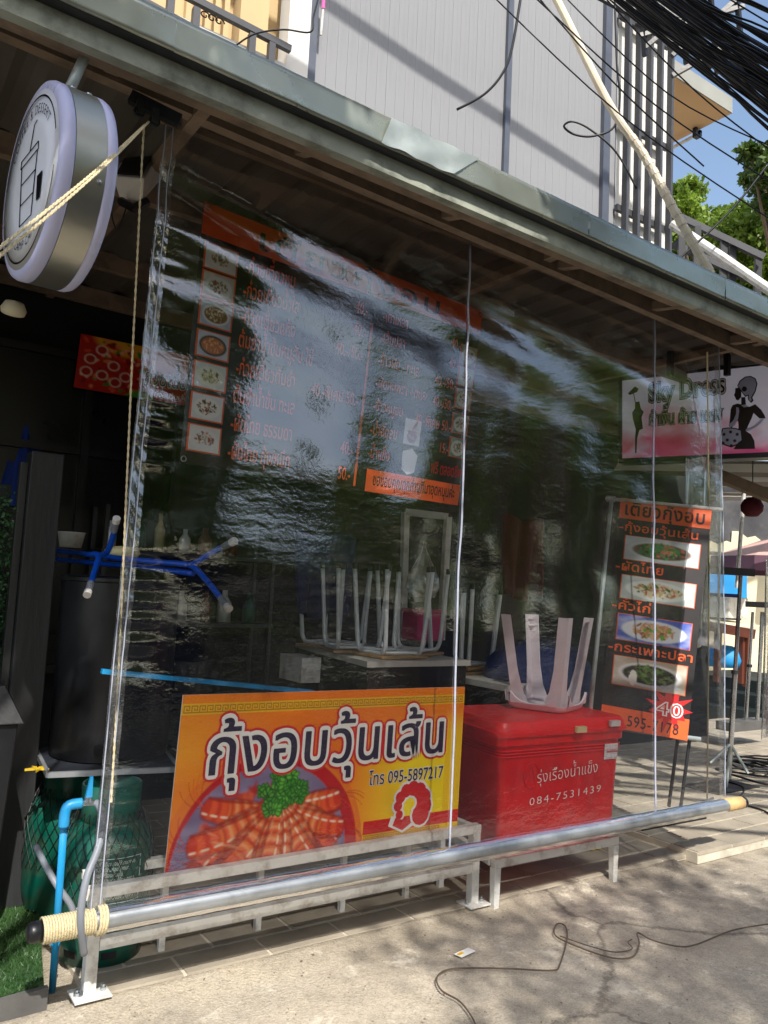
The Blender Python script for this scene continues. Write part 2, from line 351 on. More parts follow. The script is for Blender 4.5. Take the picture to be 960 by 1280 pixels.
# ================================================================== GROUND
def concrete_mat():
    m = bpy.data.materials.new('worn concrete'); m.use_nodes = True; n = m.node_tree.nodes; l = m.node_tree.links; b = n['Principled BSDF']
    tc = n.new('ShaderNodeTexCoord')
    def noise(sc, det=8, ro=.6):
        x = n.new('ShaderNodeTexNoise'); x.inputs['Scale'].default_value = sc; x.inputs['Detail'].default_value = det; x.inputs['Roughness'].default_value = ro; l.new(tc.outputs['Object'], x.inputs[0]); return x
    def ramp(src, a, c1, bb, c2):
        r = n.new('ShaderNodeValToRGB'); r.color_ramp.elements[0].position = a; r.color_ramp.elements[1].position = bb
        r.color_ramp.elements[0].color = (*lin(c1), 1); r.color_ramp.elements[1].color = (*lin(c2), 1); l.new(src, r.inputs[0]); return r.outputs[0]
    def mix(f, a, c, bt='MIX'):
        x = n.new('ShaderNodeMixRGB'); x.blend_type = bt
        if isinstance(f, float): x.inputs[0].default_value = f
        else: l.new(f, x.inputs[0])
        l.new(a, x.inputs[1]); l.new(c, x.inputs[2]); return x.outputs[0]
    base = ramp(noise(1.1, 9, .7).outputs[0], .32, '9f9585', .66, 'dacdb6')
    stain = ramp(noise(.55, 10, .72).outputs[0], .46, '000000', .58, 'ffffff')
    st2 = ramp(noise(2.7, 10, .75).outputs[0], .5, '000000', .66, 'ffffff')
    dark = ramp(noise(14, 6).outputs[0], .3, '8b8276', .7, 'aea393')
    pale = ramp(noise(20, 6).outputs[0], .3, 'b8ad9c', .7, 'cfc5b3')
    c = mix(stain, base, dark); c = mix(st2, c, pale)
    fine = ramp(noise(140, 4).outputs[0], .35, 'c4c4c4', .6, 'ffffff'); c = mix(.6, c, fine, 'MULTIPLY')
    grit = ramp(noise(38, 9, .8).outputs[0], .36, '8c877f', .52, 'ffffff'); c = mix(.35, c, grit, 'MULTIPLY')
    pale2 = ramp(noise(3.4, 10, .8).outputs[0], .56, '000000', .63, 'ffffff'); c = mix(pale2, c, ramp(noise(30, 6).outputs[0], .3, 'c4bba9', .7, 'ddd3c0'))
    v = n.new('ShaderNodeTexVoronoi'); v.feature = 'DISTANCE_TO_EDGE'; v.inputs['Scale'].default_value = .42
    d = noise(2.2, 8, .7); dm = n.new('ShaderNodeMixRGB'); dm.inputs[0].default_value = .28; l.new(tc.outputs['Object'], dm.inputs[1]); l.new(d.outputs[1], dm.inputs[2]); l.new(dm.outputs[0], v.inputs[0])
    cr = ramp(v.outputs[0], .0018, '000000', .006, 'ffffff'); c = mix(.55, c, cr, 'MULTIPLY')
    l.new(c, b.inputs['Base Color']); b.inputs['Roughness'].default_value = .88
    add = n.new('ShaderNodeMath'); add.operation = 'ADD'; l.new(noise(90, 6).outputs[0], add.inputs[0]); l.new(noise(6, 8).outputs[0], add.inputs[1])
    bp = n.new('ShaderNodeBump'); bp.inputs['Strength'].default_value = .7; bp.inputs['Distance'].default_value = .014; l.new(add.outputs[0], bp.inputs['Height'])
    l.new(bp.outputs[0], b.inputs['Normal']); return m
M['concrete'] = concrete_mat()
rg = np.random.RandomState(3)
_VG = {}
def vnoise(x, y, k, seed=0):
    if seed not in _VG: _VG[seed] = np.random.RandomState(seed).rand(64, 64)
    g = _VG[seed]; fx = np.mod(x * k, 63); fy = np.mod(y * k, 63); ix = fx.astype(int); iy = fy.astype(int); dx = fx - ix; dy = fy - iy
    dx = dx * dx * (3 - 2 * dx); dy = dy * dy * (3 - 2 * dy)
    return (g[iy, ix] * (1 - dx) + g[iy, ix + 1] * dx) * (1 - dy) + (g[iy + 1, ix] * (1 - dx) + g[iy + 1, ix + 1] * dx) * dy
def graded(a, b, fine0, fine1, step):
    xs = list(np.arange(fine0, fine1 + 1e-6, step)); p = []; q = fine0; s = step * 2
    while q > a: q -= s; s *= 1.6; p.append(max(q, a))
    r = []; q = fine1; s = step * 2
    while q < b: q += s; s *= 1.6; r.append(min(q, b))
    return np.array(p[::-1] + xs + r)
gx = graded(-150, 150, -.6, 8, .04); gy = graded(-150, 150, 1.4, 3.4, .025)
GX, GY = np.meshgrid(gx, gy)
edge = 3.03 + .025 * vnoise(GX + 9, GY * 0, 3, 5) + .03 * (vnoise(GX + 9, GY * 0, 11, 6) - .5)
hz = -.035 + .012 * (vnoise(GX + 20, GY + 20, 1.7, 1) - .5) + .004 * (vnoise(GX + 20, GY + 20, 8, 2) - .5)
near = np.clip((3.05 - GY) / .16, 0, 1)
hz = hz + (.028 + .012 * (vnoise(GX + 5, GY + 5, 5, 9) - .4)) * (1 - near) * (GX < 4.3) * (GY < 3.06)     # crumbling mortar ramp up to the tiles
hz = np.where(GY > 3.07, -.03, hz)
i = np.arange(GX.size).reshape(GX.shape)
F = np.stack([i[:-1, :-1], i[:-1, 1:], i[1:, 1:], i[1:, :-1]], -1).reshape(-1, 4)
g = link('ground', np.stack([GX, GY, hz], -1).reshape(-1, 3), F, M['concrete'], smooth=True, org=(0, 0, 0)); tag(g, kind='structure')
# tiled strip under the stall and raised tiled slab to the right
def paving(name, x0, x1, y0, y1, z, nrow, tx, ty, ind_y, skew=0., seed=1, mname='tile', thick=.03):
    rr = random.Random(seed); b = MB().box((x0, y0 + .004, z - thick), (x1, y1, z - .005)); base = b.build(name, M['grout'], org=(x0, y0, z - thick)); tag(base, kind='structure')
    meshes = []
    rest = MB()
    y = y0; r = 0
    while y < y1 - .02:
        x = x0 + (0 if r % 2 == 0 else -tx / 2) + rr.uniform(-.01, .01)
        while x < x1:
            a = max(x, x0) + .0045; c = min(x + tx, x1) - .0045
            if c - a > .03:
                h = rr.uniform(-.0015, .002); b_ = .004; yy0 = y + (.0 if r == 0 else .0045); yy1 = min(y + ty, y1) - .0045
                P = [(a, yy0, z - .02), (c, yy0, z - .02), (c, yy1, z - .02), (a, yy1, z - .02), (a + b_, yy0 + b_, z + h), (c - b_, yy0 + b_, z + h), (c - b_, yy1 - b_, z + h), (a + b_, yy1 - b_, z + h)]
                if y < ind_y: t = MB().hexa(P).build('tile', M[mname], base)
                else: rest.hexa(P)
            x += tx
        y += ty; r += 1
    if rest.v: tag(rest.build('tile', M[mname], base), kind='stuff')
    return base
paving('tiled_pavement', .9, 4.4, 3.05, 5.6, 0., 0, .365, .165, 4.2, seed=4)
paving('raised_pavement', 4.4, 13., 2.97, 6.3, .035, 0, .36, .18, 4.4, seed=8, thick=.07)
# artificial turf platform on the left
tp = [(-.4, 2.98), (.755, 3.11), (1.04, 4.75), (-.4, 4.75)]
b = MB(); b.hexa([(x, y, -.04) for x, y in tp] + [(x, y, .05) for x, y in tp])
tf = b.build('turf_platform', M['turf_base'], org=(.3, 3.1, 0)); tag(tf, 'low platform covered in green artificial turf at the left edge of the stall', 'turf platform')
b = MB().hexa([(-.4, 2.955, -.045), (.765, 3.085, -.045), (.765, 3.107, -.045), (-.4, 2.977, -.045), (-.4, 2.955, .048), (.765, 3.085, .048), (.765, 3.107, .048), (-.4, 2.977, .048)])
b.build('edge_board', M['kerb'], tf)
n = 26000; u = rg.rand(n); v = rg.rand(n) ** 1.3; X0 = -.4 + 0 * v; X1 = .75 + .285 * v; X = X0 + (X1 - X0) * u; Y = 2.98 + .125 * (X + .4) / 1.155 * (1 - v) + (4.72 - 2.98) * v
a = rg.rand(n) * 6.28; hgt = .010 + .010 * rg.rand(n); lean = rg.normal(size=(n, 2)) * .009; wd = .0022
V = np.stack([np.stack([X - wd * np.cos(a), Y - wd * np.sin(a), 0 * X + .05], -1), np.stack([X + wd * np.cos(a), Y + wd * np.sin(a), 0 * X + .05], -1), np.stack([X + lean[:, 0], Y + lean[:, 1], .05 + hgt], -1)], 1).reshape(-1, 3)
tag(link('turf_grass', V, np.arange(3 * n).reshape(-1, 3), M['turf'], tf), kind='stuff')
# ================================================================== CANOPY
can = thing('shop_canopy', 'long metal shop canopy with galvanised fascia and weathered steel beams over the stall', 'canopy', (3, 3, 3.1))
def zc(x): return 3.205 - .0215 * x
xs = [-1.2, -.1, .78, 1.69, 2.83, 3.95, 5.1, 6.3, 7.6]
for k in range(len(xs) - 1):
    a, c = xs[k] + .0003, xs[k + 1] - .0003; bb = MB(); za, zb = zc(a) + .075, zc(c) + .075; y = 2.53 - .002 * (k % 2); nn = 14
    # thin sheet with a folded bottom lip, slightly buckled between fixings
    V = []; 
    for q in range(nn + 1):
        x = a + (c - a) * q / nn; z0 = za + (zb - za) * q / nn
        for hh in (0, .022, .044, .066, .088, .11, .130): V.append((x, y + .0022 * sin(q * 1.3 + k) * sin(hh / .13 * pi) + .0012 * sin(q * 2.1 + hh * 30 + k), z0 + hh))
        V.append((x, y + .03, z0 + .132)); V.append((x, y + .03, z0 + .05))
    F = [(q * 9 + j, (q + 1) * 9 + j, (q + 1) * 9 + j + 1, q * 9 + j + 1) for q in range(nn) for j in range(7)] + [(q * 9 + 8, (q + 1) * 9 + 8, (q + 1) * 9, q * 9) for q in range(nn)]
    bb.add(V, F); o = bb.build('fascia_panel', M['galv_light'] if k == 3 and False else M['galv'], can, smooth=True)
# strip of old whitish film still stuck on the fascia
pt = Patch((1.66, 2.523, zc(1.66) + .202), (2.12, 2.523, zc(2.12) + .204), (1.62, 2.523, zc(1.62) + .082), (1.98, 2.523, zc(2.) + .082))
V = [pt.p(a_, t_ + .03 * sin(a_ * 17), .004 + .003 * sin(a_ * 9 + t_ * 5)) for t_ in np.linspace(0, 1, 6) for a_ in np.linspace(0, 1, 14)]
link('peeling_film', V, [(r * 14 + q, r * 14 + q + 1, (r + 1) * 14 + q + 1, (r + 1) * 14 + q) for r in range(5) for q in range(13)], M['galv_light'], can, smooth=True)
def sbeam(name, x0, x1, y0, z0f, h, wdt, m, lipdrop=.012, n=1):
    b = MB(); A = (x0, y0 + wdt / 2, z0f(x0) + h / 2); B = (x1, y0 + wdt / 2, z0f(x1) + h / 2); b.beam(A, B, wdt, h); return b.build(name, m, can)
sbeam('front_beam', -1.2, 7.6, 2.575, zc, .073, .045, M['channel']); sbeam('fascia_flange_shade', -1.2, 7.6, 2.533, lambda x: zc(x) + .0745, .012, .05, M['steel_dark'])  # flange strip coloured dark to stand in for shade under the fascia
sbeam('front_beam_lip', -1.2, 7.6, 2.62, lambda x: zc(x) + .001, .012, .05, M['brown'])
sbeam('inner_beam', -1.2, 7.6, 2.87, lambda x: 3.325 - .042 * x, .09, .05, M['brown'])
sbeam('curtain_rail', .86, 4.78, 3.0, lambda x: 3.315 - .019 * x, .03, .03, M['brown'])
for x in np.arange(-.9, 7.5, .78):
    z = zc(x) + .03; MB().beam((x, 2.62, z + .02), (x + .0, 2.87, 3.37 - .042 * x), .05, .05).build('bracket', M['brown'], can)
for y, z in ((3.64, 3.29), (4.63, 3.30), (5.25, 3.29), (5.9, 3.3)):
    MB().beam((-1.2, y, z + .05), (7.6, y, z - .12), .05, .1).build('purlin', M['brown'], can)
for x in (-.9, 1.0, 2.9, 4.8, 6.7): MB().beam((x, 2.65, 3.32 - .021 * x), (x, 6.4, 3.36 - .021 * x), .05, .05).build('rafter', M['brown'], can)
# corrugated roof sheets seen from below
xs2 = np.arange(-1.2, 7.61, .04); ys2 = [2.56, 4.5, 6.45]; V = []; 
for y in ys2:
    for k, x in enumerate(xs2): V.append((x, y, 3.345 + (.0 if (k % 6) < 4 else .022) + .012 * (y - 2.56) - .021 * x))
nx = len(xs2); F = [(r * nx + k, r * nx + k + 1, (r + 1) * nx + k + 1, (r + 1) * nx + k) for r in range(2) for k in range(nx - 1)]
o = link('roof_sheet', V, F, M['roofsheet'], can); md = o.modifiers.new('thick', 'SOLIDIFY'); md.thickness = .004
# ================================================================== BACK OF THE SHOP
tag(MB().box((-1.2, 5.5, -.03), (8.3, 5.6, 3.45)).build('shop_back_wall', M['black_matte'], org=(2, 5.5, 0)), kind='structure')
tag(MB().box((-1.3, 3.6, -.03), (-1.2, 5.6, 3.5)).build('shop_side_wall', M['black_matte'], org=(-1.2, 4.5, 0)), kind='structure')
wf = thing('window_wall', 'dark glazed partition with thin mullions behind the turf corner', 'partition', (.6, 5.4, 0))
MB().box((-1.1, 5.42, .9), (1.9, 5.46, 2.9)).build('pane', M['dark_panel'], wf)
for z in (.88, 2.28, 2.9): MB().box((-1.1, 5.38, z), (1.9, 5.42, z + .05)).build('rail', M['black'], wf)
for x in (-.3, .5, 1.25, 1.88): MB().box((x, 5.36, .9), (x + .05, 5.425, 2.95)).build('mullion', M['black'], wf)
# ================================================================== UPPER BUILDING
ap = thing('grey_clad_building', 'upper floor clad in narrow grey boards above the canopy', 'building', (5.5, 6.5, 3.5))
x = 3.37; k = 0
me0 = None
while x < 7.70:
    wdt = .118
    if abs(x - 5.86) < .05: x += .06
    if abs(x - 7.5) < .06: x += .07
    b = MB(); x0, x1 = x + .0008, x + wdt - .0008; y = 6.5; e = .0013
    b.add([(x0, y + e, 3.6), (x0 + e, y, 3.6), (x1 - e, y, 3.6), (x1, y + e, 3.6), (x0, y + e, 10.5), (x0 + e, y, 10.5), (x1 - e, y, 10.5), (x1, y + e, 10.5), (x0, y + .03, 3.6), (x1, y + .03, 3.6), (x0, y + .03, 10.5), (x1, y + .03, 10.5)],
          [(0, 1, 5, 4), (1, 2, 6, 5), (2, 3, 7, 6), (8, 0, 4, 10), (3, 9, 11, 7)])
    if me0 is None: o = b.build('wall_board', M['wall_board'], ap); me0 = o.data; xx0 = x
    else:
        o = bpy.data.objects.new('wall_board', me0); COL.objects.link(o); o.parent = ap; o.location = (x - xx0, random.uniform(-.0008, .0008), 0)
    x += wdt
MB().box((3.3, 6.535, 3.5), (8.95, 6.7, 10.5)).build('wall', M['plaster'], ap)
MB().box((3.26, 6.44, 3.5), (3.345, 6.53, 10.5)).build('corner_trim', M['trim'], ap)
MB().box((5.80, 6.455, 3.5), (5.875, 6.53, 10.5)).build('joint_trim', M['trim'], ap)
MB().box((7.44, 6.44, 3.5), (7.56, 6.53, 10.5)).build('joint_trim', M['trim'], ap)
MB().box((7.72, 6.5, 3.5), (7.74, 6.53, 10.5)).build('joint_trim', M['trim'], ap)
tr = thing('slatted_screen', 'tall screen of dark upright steel bars at the corner of the grey building', 'screen', (8.4, 6.3, 3.5))
for q, x in enumerate((7.78, 8.0, 8.22, 8.44, 8.66)):
    MB().box((x - .022, 6.33, 3.5), (x + .022, 6.41, 9.8)).build('upright_bar', M['bar'], tr)
for z in (4.6, 6.4, 7.55, 9.0): MB().box((7.7, 6.42, z), (8.7, 6.47, z + .08)).build('cross_bar', M['bar'], tr)
# balcony on the left
bc = thing('balcony', 'balcony with black railing in front of a yellow wall above the canopy', 'balcony', (2, 6.3, 6))
def on3(u, v, y): return on(u, v, 1, y)
tR, tL = on3(363, 62, 6.3), on3(228, -8, 6.3); bR, bL = on3(352, 96, 6.3), on3(228, 28, 6.3)
MB().beam(tL + nrm(tL - tR) * 2, tR, .05, .06).build('top_rail', M['bar'], bc)
MB().beam(bL + nrm(bL - bR) * 2, bR + nrm(bR - bL) * -.25, .04, .05).build('bottom_rail', M['bar'], bc)
for q, uu in enumerate((211, 244, 316, 341)):
    p = on3(uu, 30, 6.3); x = p[0]; z1 = tR[2] + .0; MB().box((x - .03, 6.27, z1 - .62), (x + .03, 6.33, z1 - .03)).build('upright_bar', M['bar'], bc)
MB().box((-1, 6.38, 3.6), (3.02, 6.5, tR[2] - .1)).build('parapet', M['plaster'], bc)
MB().box((-1, 6.8, 5.9), (3.25, 6.95, 10)).build('rear_wall', M['yellow_wall'], bc)
MB().box((3.03, 6.42, 3.6), (3.255, 6.62, 10)).build('pillar', M['plaster'], bc)
MB().box((2.62, 6.6, 5.9), (2.9, 6.78, 10)).build('shutter', M['yellow_wall'], bc)
for q in range(5): MB().box((2.15 + q * .09, 6.72, 6.1), (2.20 + q * .09, 6.79, 10)).build('shutter_slat', M['yellow_wall'], bc)
# scroll ironwork
b = MB()
for q in range(3):
    c = on3(256 + q * 9, 19 + q * 4, 6.35); b.tube([c + np.array([.05 * cos(t) * (1 - t / 9), 0, .04 * sin(t) * (1 - t / 9)]) for t in np.linspace(0, 7, 18)], .006, 5)
b.build('iron_scroll', M['black'], bc)
mp_ = thing('mop', 'mop with a white shaft and pink sleeve leaning above the balcony rail', 'mop', on3(402, 40, 6.4))
MB().tube([on3(401, 44, 6.4), on3(404, 11, 6.36)], .012, 8).build('shaft', M['white_paint'], mp_)
MB().tube([on3(404, 11, 6.36), on3(405, -12, 6.34)], .018, 8).build('sleeve', M['pink'], mp_)
# neighbour slab with tan underside
sl = thing('neighbour_balcony_slab', 'projecting slab with tan underside against the blue sky at the upper right', 'slab', (9.8, 5.9, 8.5))
pc = on(914, 142, 1, 6.5); z = pc[2]
MB().box((8.9, 6.5, z), (pc[0], 10.5, z + .015)).build('underside', M['soffit'], sl)
MB().box((8.9, 6.485, z + .005), (pc[0] + .01, 10.5, z + .24)).build('slab_edge', M['soffit_edge'], sl)
tl = thing('tube_light', 'white tube light fixed under the far edge of the tan slab', 'lamp', on(850, 178, 2, z - .05))
MB().tube([on(838, 186, 2, z - .1), on(868, 170, 2, z - .1)], .025, 8).build('tube', M['white_paint'], tl)
tl2 = MB(); p = on(874, 166, 2, z - .08)
for q in range(6): tl2.box(p + np.array([-.08 + .05 * (q % 3), .0, -.08 + .05 * (q % 4)]), p + np.array([-.03 + .05 * (q % 3), .06, .0 + .03 * (q % 3)]))
tag(tl2.build('slab_bracket', M['black']), 'small black bracket clamped to the far corner of the tan slab', 'bracket')
# ================================================================== CONDUITS, RAILING, CABLES ABOVE
P = [at(660, -60, 5.2), at(697, 2, 5.0), at(760, 128, 4.7), at(806, 196, 4.6), at(850, 276, 4.5), at(889, 343, 4.45)]
cd = thing('diagonal_conduit', 'long cream conduit slanting down to the canopy edge, faint rings on its lower half', 'pipe', P[-1])
sp = smooth_pts(P, 5); MB().tube(sp, .024, 10).build('pipe', M['conduit'], cd)
for q in range(15):
    t = .52 + q * .031; k = t * (len(sp) - 1); a_ = sp[int(k)]; c_ = sp[min(int(k) + 1, len(sp) - 1)]; pp = a_ + (c_ - a_) * (k - int(k)); d_ = nrm(c_ - a_)
    MB().tube([pp, pp + d_ * .036], .0262, 10).build('sleeve', M['conduit'], cd)
tag(MB().tube([at(840, 280, 6), at(900, 320, 5.8), at(990, 382, 5.5)], .035, 10).build('white_handrail', M['white_paint']), 'thick white pipe running behind the canopy edge at right', 'pipe')
br = thing('roof_railing', 'black steel railing behind the white pipe above the canopy', 'railing', at(890, 330, 6.5))
for (a_, c_) in (((842, 268), (955, 322)), ((842, 305), (955, 357))): MB().beam(at(*a_, 6.6), at(*c_, 6.4), .05, .05).build('rail', M['bar'], br)
for u_, v_ in ((853, 275), (872, 285), (905, 300), (916, 306), (948, 322)): MB().beam(at(u_, v_ - 2, 6.5), at(u_ - 2, v_ + 60, 6.5), .05, .05).build('upright_bar', M['bar'], br)
# overhead cables
bun = thing('cable_bundle', 'thick tangled bundle of black overhead cables crossing the upper right corner', 'cables', (4, 3.4, 5.5))
rr = random.Random(11)
for k in range(96):
    s = max(-60, min(30, rr.gauss(-8, 1) if False else rr.gauss(-10, 24))); dd = rr.uniform(3.1, 3.7); top = (590 + rr.uniform(0, 40), -48 + s * 1.0); 
    q = [( 560, -150 + s), (700, -62 + s * .95 + rr.uniform(-8, 8)), (800, 14 + s * 1.05 + rr.uniform(-8, 8)), (880, 76 + s * 1.2 + rr.uniform(-9, 9)), (960, 134 + s * 1.5 + rr.uniform(-12, 12)), (1060, 205 + s * 1.8 + rr.uniform(-12, 12))]
    P = [at(a_ , c_ - 22, dd + .06 * j) for j, (a_, c_) in enumerate(q)]
    MB().tube(smooth_pts(P, 4), rr.choice([.0036, .0045, .0055, .0075]), 5, caps=False).build('cable', M['cable'], bun)
def cable(pts, d, r, label, cat='cable', group=None, m='cable', k=6):
    if not hasattr(d, '__len__'): d = [d] * len(pts)
    o = MB().tube(smooth_pts([at(a_, c_, dd) for (a_, c_), dd in zip(pts, d)], k), r, 6).build('loose_cable', M[m], smooth=True); return tag(o, label, cat, group)
cable([(652, -10), (640, 60), (628, 92), (605, 118), (571, 137)], 5.2, .009, 'black cable end hanging loose in front of the grey boards')
cable([(768, -20), (771, 80), (775, 120), (768, 158), (742, 170), (718, 168), (705, 158), (716, 152), (738, 162), (770, 190), (796, 236)], 5., .007, 'black cable curled into a loop beside the cream conduit')
cable([(960, 205), (935, 238), (905, 272), (862, 312), (848, 324)], 5.6, .008, 'single black cable running down to the white pipe at right')
cable([(400, -10), (392, 20), (388, 40), (355, 37), (320, 42), (296, 56), (286, 66)], 5.2, .006, 'thin black cable arching over the balcony rail')
for k, (a_, c_) in enumerate((((650, -30), (880, 208)), ((740, -20), (1000, 215)), ((640, -30), (1000, 250)), ((560, -60), (990, 292)), ((690, -20), (980, 190)))):
    mid = ((a_[0] + c_[0]) / 2, (a_[1] + c_[1]) / 2 + 12 + 5 * k)
    cable([a_, mid, c_], 3.6 + .1 * k, .0034, ['steepest', 'flattest', 'second steepest', 'middle', 'rightmost'][k] + ' of the thin black wires strung below the main cable bundle', 'wire', 'thin wires below the cable bundle')
# two unseen bundles added higher up to cast shadow bands on the grey wall
for k, (y, z_) in enumerate(((2.6, 11.35), (2.5, 10.45))):
    b = MB()
    for q in range(7): b.tube([(-6, y + rr.uniform(-.06, .06), z_ + 1.3 + rr.uniform(-.05, .05)), (3.5, y + rr.uniform(-.06, .06), z_ + rr.uniform(-.05, .05)), (14, y + rr.uniform(-.06, .06), z_ - 1.2)], .03, 6)
    tag(b.build('added_shade_cable', M['cable']), ['upper', 'lower'][k] + ' unseen cable run added high above the canopy to shade the grey wall', 'cables')
# dark lattice behind the bundle
lt = thing('steel_lattice', 'dark steel lattice frame behind the cable bundle at the top right', 'frame', at(860, 20, 7.5))
for a_, c_ in (((800, -40), (806, 70)), ((885, -40), (897, 92)), ((918, -40), (930, 96)), ((790, -5), (935, 60)), ((795, 28), (935, 100)), ((806, 60), (885, -5)), ((840, 70), (920, 0)), ((806, 0), (890, 85)), ((700, -30), (812, 30)), ((850, -40), (858, 80)), ((800, 12), (930, -30)), ((800, 45), (930, 8)), ((840, 95), (930, 45)), ((806, -20), (850, 40)), ((858, 60), (918, 96))):
    MB().beam(at(*a_, 7.5), at(*c_, 7.5), .04, .04).build('bar', M['black'], lt)
# ================================================================== FRAME RACK (low white steel)
fr = thing('low_steel_rack', 'low white steel rack under the shrimp poster with bolted foot plates', 'rack', (1.8, 3.15, 0))
W = M['white_paint']
for x in (.9, 2.72):
    MB().box((x - .022, 3.05, 0), (x + .022, 3.094, .335)).build('leg', W, fr, bevel=.002)
    MB().box((x - .06, 3.01, 0.0), (x + .07, 3.12, .007)).build('foot_plate', W, fr, bevel=.001)
    for sx in (-.043, .05): MB().lathe([(.011, 0), (.011, .012), (.006, .012), (.006, .022), (0, .022)], (x + sx, 3.06, .007), 6).build('bolt', M['chrome'], fr)
MB().box((.923, 3.052, .15), (2.697, 3.09, .19)).build('lower_rail', W, fr, bevel=.002)
MB().box((.85, 3.05, .335), (2.745, 3.092, .375)).build('upper_rail', W, fr, bevel=.002)
for x in (1.24, 1.67, 2.1, 2.47): MB().box((x - .013, 3.27, 0), (x + .013, 3.296, .335)).build('rear_leg', W, fr, bevel=.001)
MB().box((.9, 3.262, .336), (2.7, 3.302, .372)).build('rear_rail', W, fr, bevel=.002)
MB().box((2.70, 3.0955, .17), (2.735, 3.60, .2)).build('side_rail', W, fr, bevel=.002)
MB().box((2.70, 3.093, .337), (2.735, 3.60, .37)).build('side_rail', W, fr, bevel=.002)
for y in (3.3, 3.6): MB().box((2.70, y + .004, 0), (2.73, y + .03, .336)).build('rear_leg', W, fr, bevel=.001)
# ================================================================== CURTAIN
def curtain_mat(name, refl=.1, haze=.03, streak=1., rough=.035, bumpd=1.):
    m = bpy.data.materials.new(name); m.use_nodes = True; n = m.node_tree.nodes; l = m.node_tree.links; n.remove(n['Principled BSDF'])
    tc = n.new('ShaderNodeTexCoord')
    def noise(sc, det, st, ro=.5):
        mp = n.new('ShaderNodeMapping'); mp.inputs['Scale'].default_value = st; mp.inputs['Rotation'].default_value = (0, radians(12), 0); l.new(tc.outputs['Object'], mp.inputs[0])
        x = n.new('ShaderNodeTexNoise'); x.inputs['Scale'].default_value = sc; x.inputs['Detail'].default_value = det; x.inputs['Roughness'].default_value = ro; l.new(mp.outputs[0], x.inputs[0]); return x.outputs[0]
    def math_(op, a, b):
        x = n.new('ShaderNodeMath'); x.operation = op
        for i_, s_ in enumerate((a, b)):
            if isinstance(s_, (int, float)): x.inputs[i_].default_value = s_
            else: l.new(s_, x.inputs[i_])
        return x.outputs[0]
    # fine pebble of soft vinyl plus stretched ripples
    h = math_('ADD', math_('MULTIPLY', noise(75, 3, (1, 1, 1)), .065), math_('ADD', math_('MULTIPLY', noise(2.6, 3, (.7, 1, 2.2), .5), .7), math_('MULTIPLY', noise(18, 4, (.8, 1, 1.6), .65), .15)))
    mk = n.new('ShaderNodeMapRange'); mk.inputs[1].default_value = .38; mk.inputs[2].default_value = .66; mk.inputs[3].default_value = .25; mk.inputs[4].default_value = 1.25; l.new(noise(.9, 3, (1, 1, 1.6), .5), mk.inputs[0])
    bp = n.new('ShaderNodeBump'); l.new(mk.outputs[0], bp.inputs['Strength']); bp.inputs['Distance'].default_value = .010 * bumpd; l.new(h, bp.inputs['Height'])
    tr_ = n.new('ShaderNodeBsdfTransparent'); tr_.inputs[0].default_value = (.955, .965, .97, 1)
    gl = n.new('ShaderNodeBsdfGlossy'); gl.inputs['Roughness'].default_value = rough; gl.inputs[0].default_value = (1, 1, 1, 1); l.new(bp.outputs[0], gl.inputs['Normal'])
    lw = n.new('ShaderNodeFresnel'); lw.inputs[0].default_value = 1.5; l.new(bp.outputs[0], lw.inputs['Normal'])
    fac = math_('MINIMUM', math_('ADD', math_('MULTIPLY', lw.outputs[0], 1.7), refl), .8)
    mx = n.new('ShaderNodeMixShader'); l.new(fac, mx.inputs[0]); l.new(tr_.outputs[0], mx.inputs[1]); l.new(gl.outputs[0], mx.inputs[2])
    df = n.new('ShaderNodeBsdfDiffuse'); df.inputs[0].default_value = (.8, .8, .8, 1); tl_ = n.new('ShaderNodeBsdfTranslucent'); tl_.inputs[0].default_value = (.8, .8, .8, 1)
    dd = n.new('ShaderNodeMixShader'); l.new(df.outputs[0], dd.inputs[1]); l.new(tl_.outputs[0], dd.inputs[2])
    scr = n.new('ShaderNodeMapRange'); scr.inputs[1].default_value = .52; scr.inputs[2].default_value = .8; scr.inputs[3].default_value = haze; scr.inputs[4].default_value = haze + .14 * streak
    l.new(noise(9, 9, (1.4, 1, .35), .75), scr.inputs[0])
    m2 = n.new('ShaderNodeMixShader'); l.new(scr.outputs[0], m2.inputs[0]); l.new(mx.outputs[0], m2.inputs[1]); l.new(dd.outputs[0], m2.inputs[2])
    l.new(m2.outputs[0], n['Material Output'].inputs[0]); return m
M['vinyl'] = curtain_mat('clear vinyl sheet', .10, .002, .2, .018)
M['vinyl_hem'] = curtain_mat('crumpled vinyl hem', .12, .04, 2.5, .05, 3.)
M['vinyl_seam'] = mat('milky welded seam', 'aeb4c4', .3, 0, .1, 20, .1, 60)
cu = thing('clear_vinyl_curtain', 'big transparent rippled vinyl curtain hanging from the canopy down to the pole', 'curtain', (2.8, 3.0, .3))
nx_, nz_ = 220, 150
def cur_x(s, t): # t 0 top
    xl = .908 - .092 * t; xr = 4.61 - .13 * t; return xl + (xr - xl) * s
def cur_z(s, t):
    zt = 3.315 - .019 * cur_x(s, 0); return zt + (.362 - zt) * t
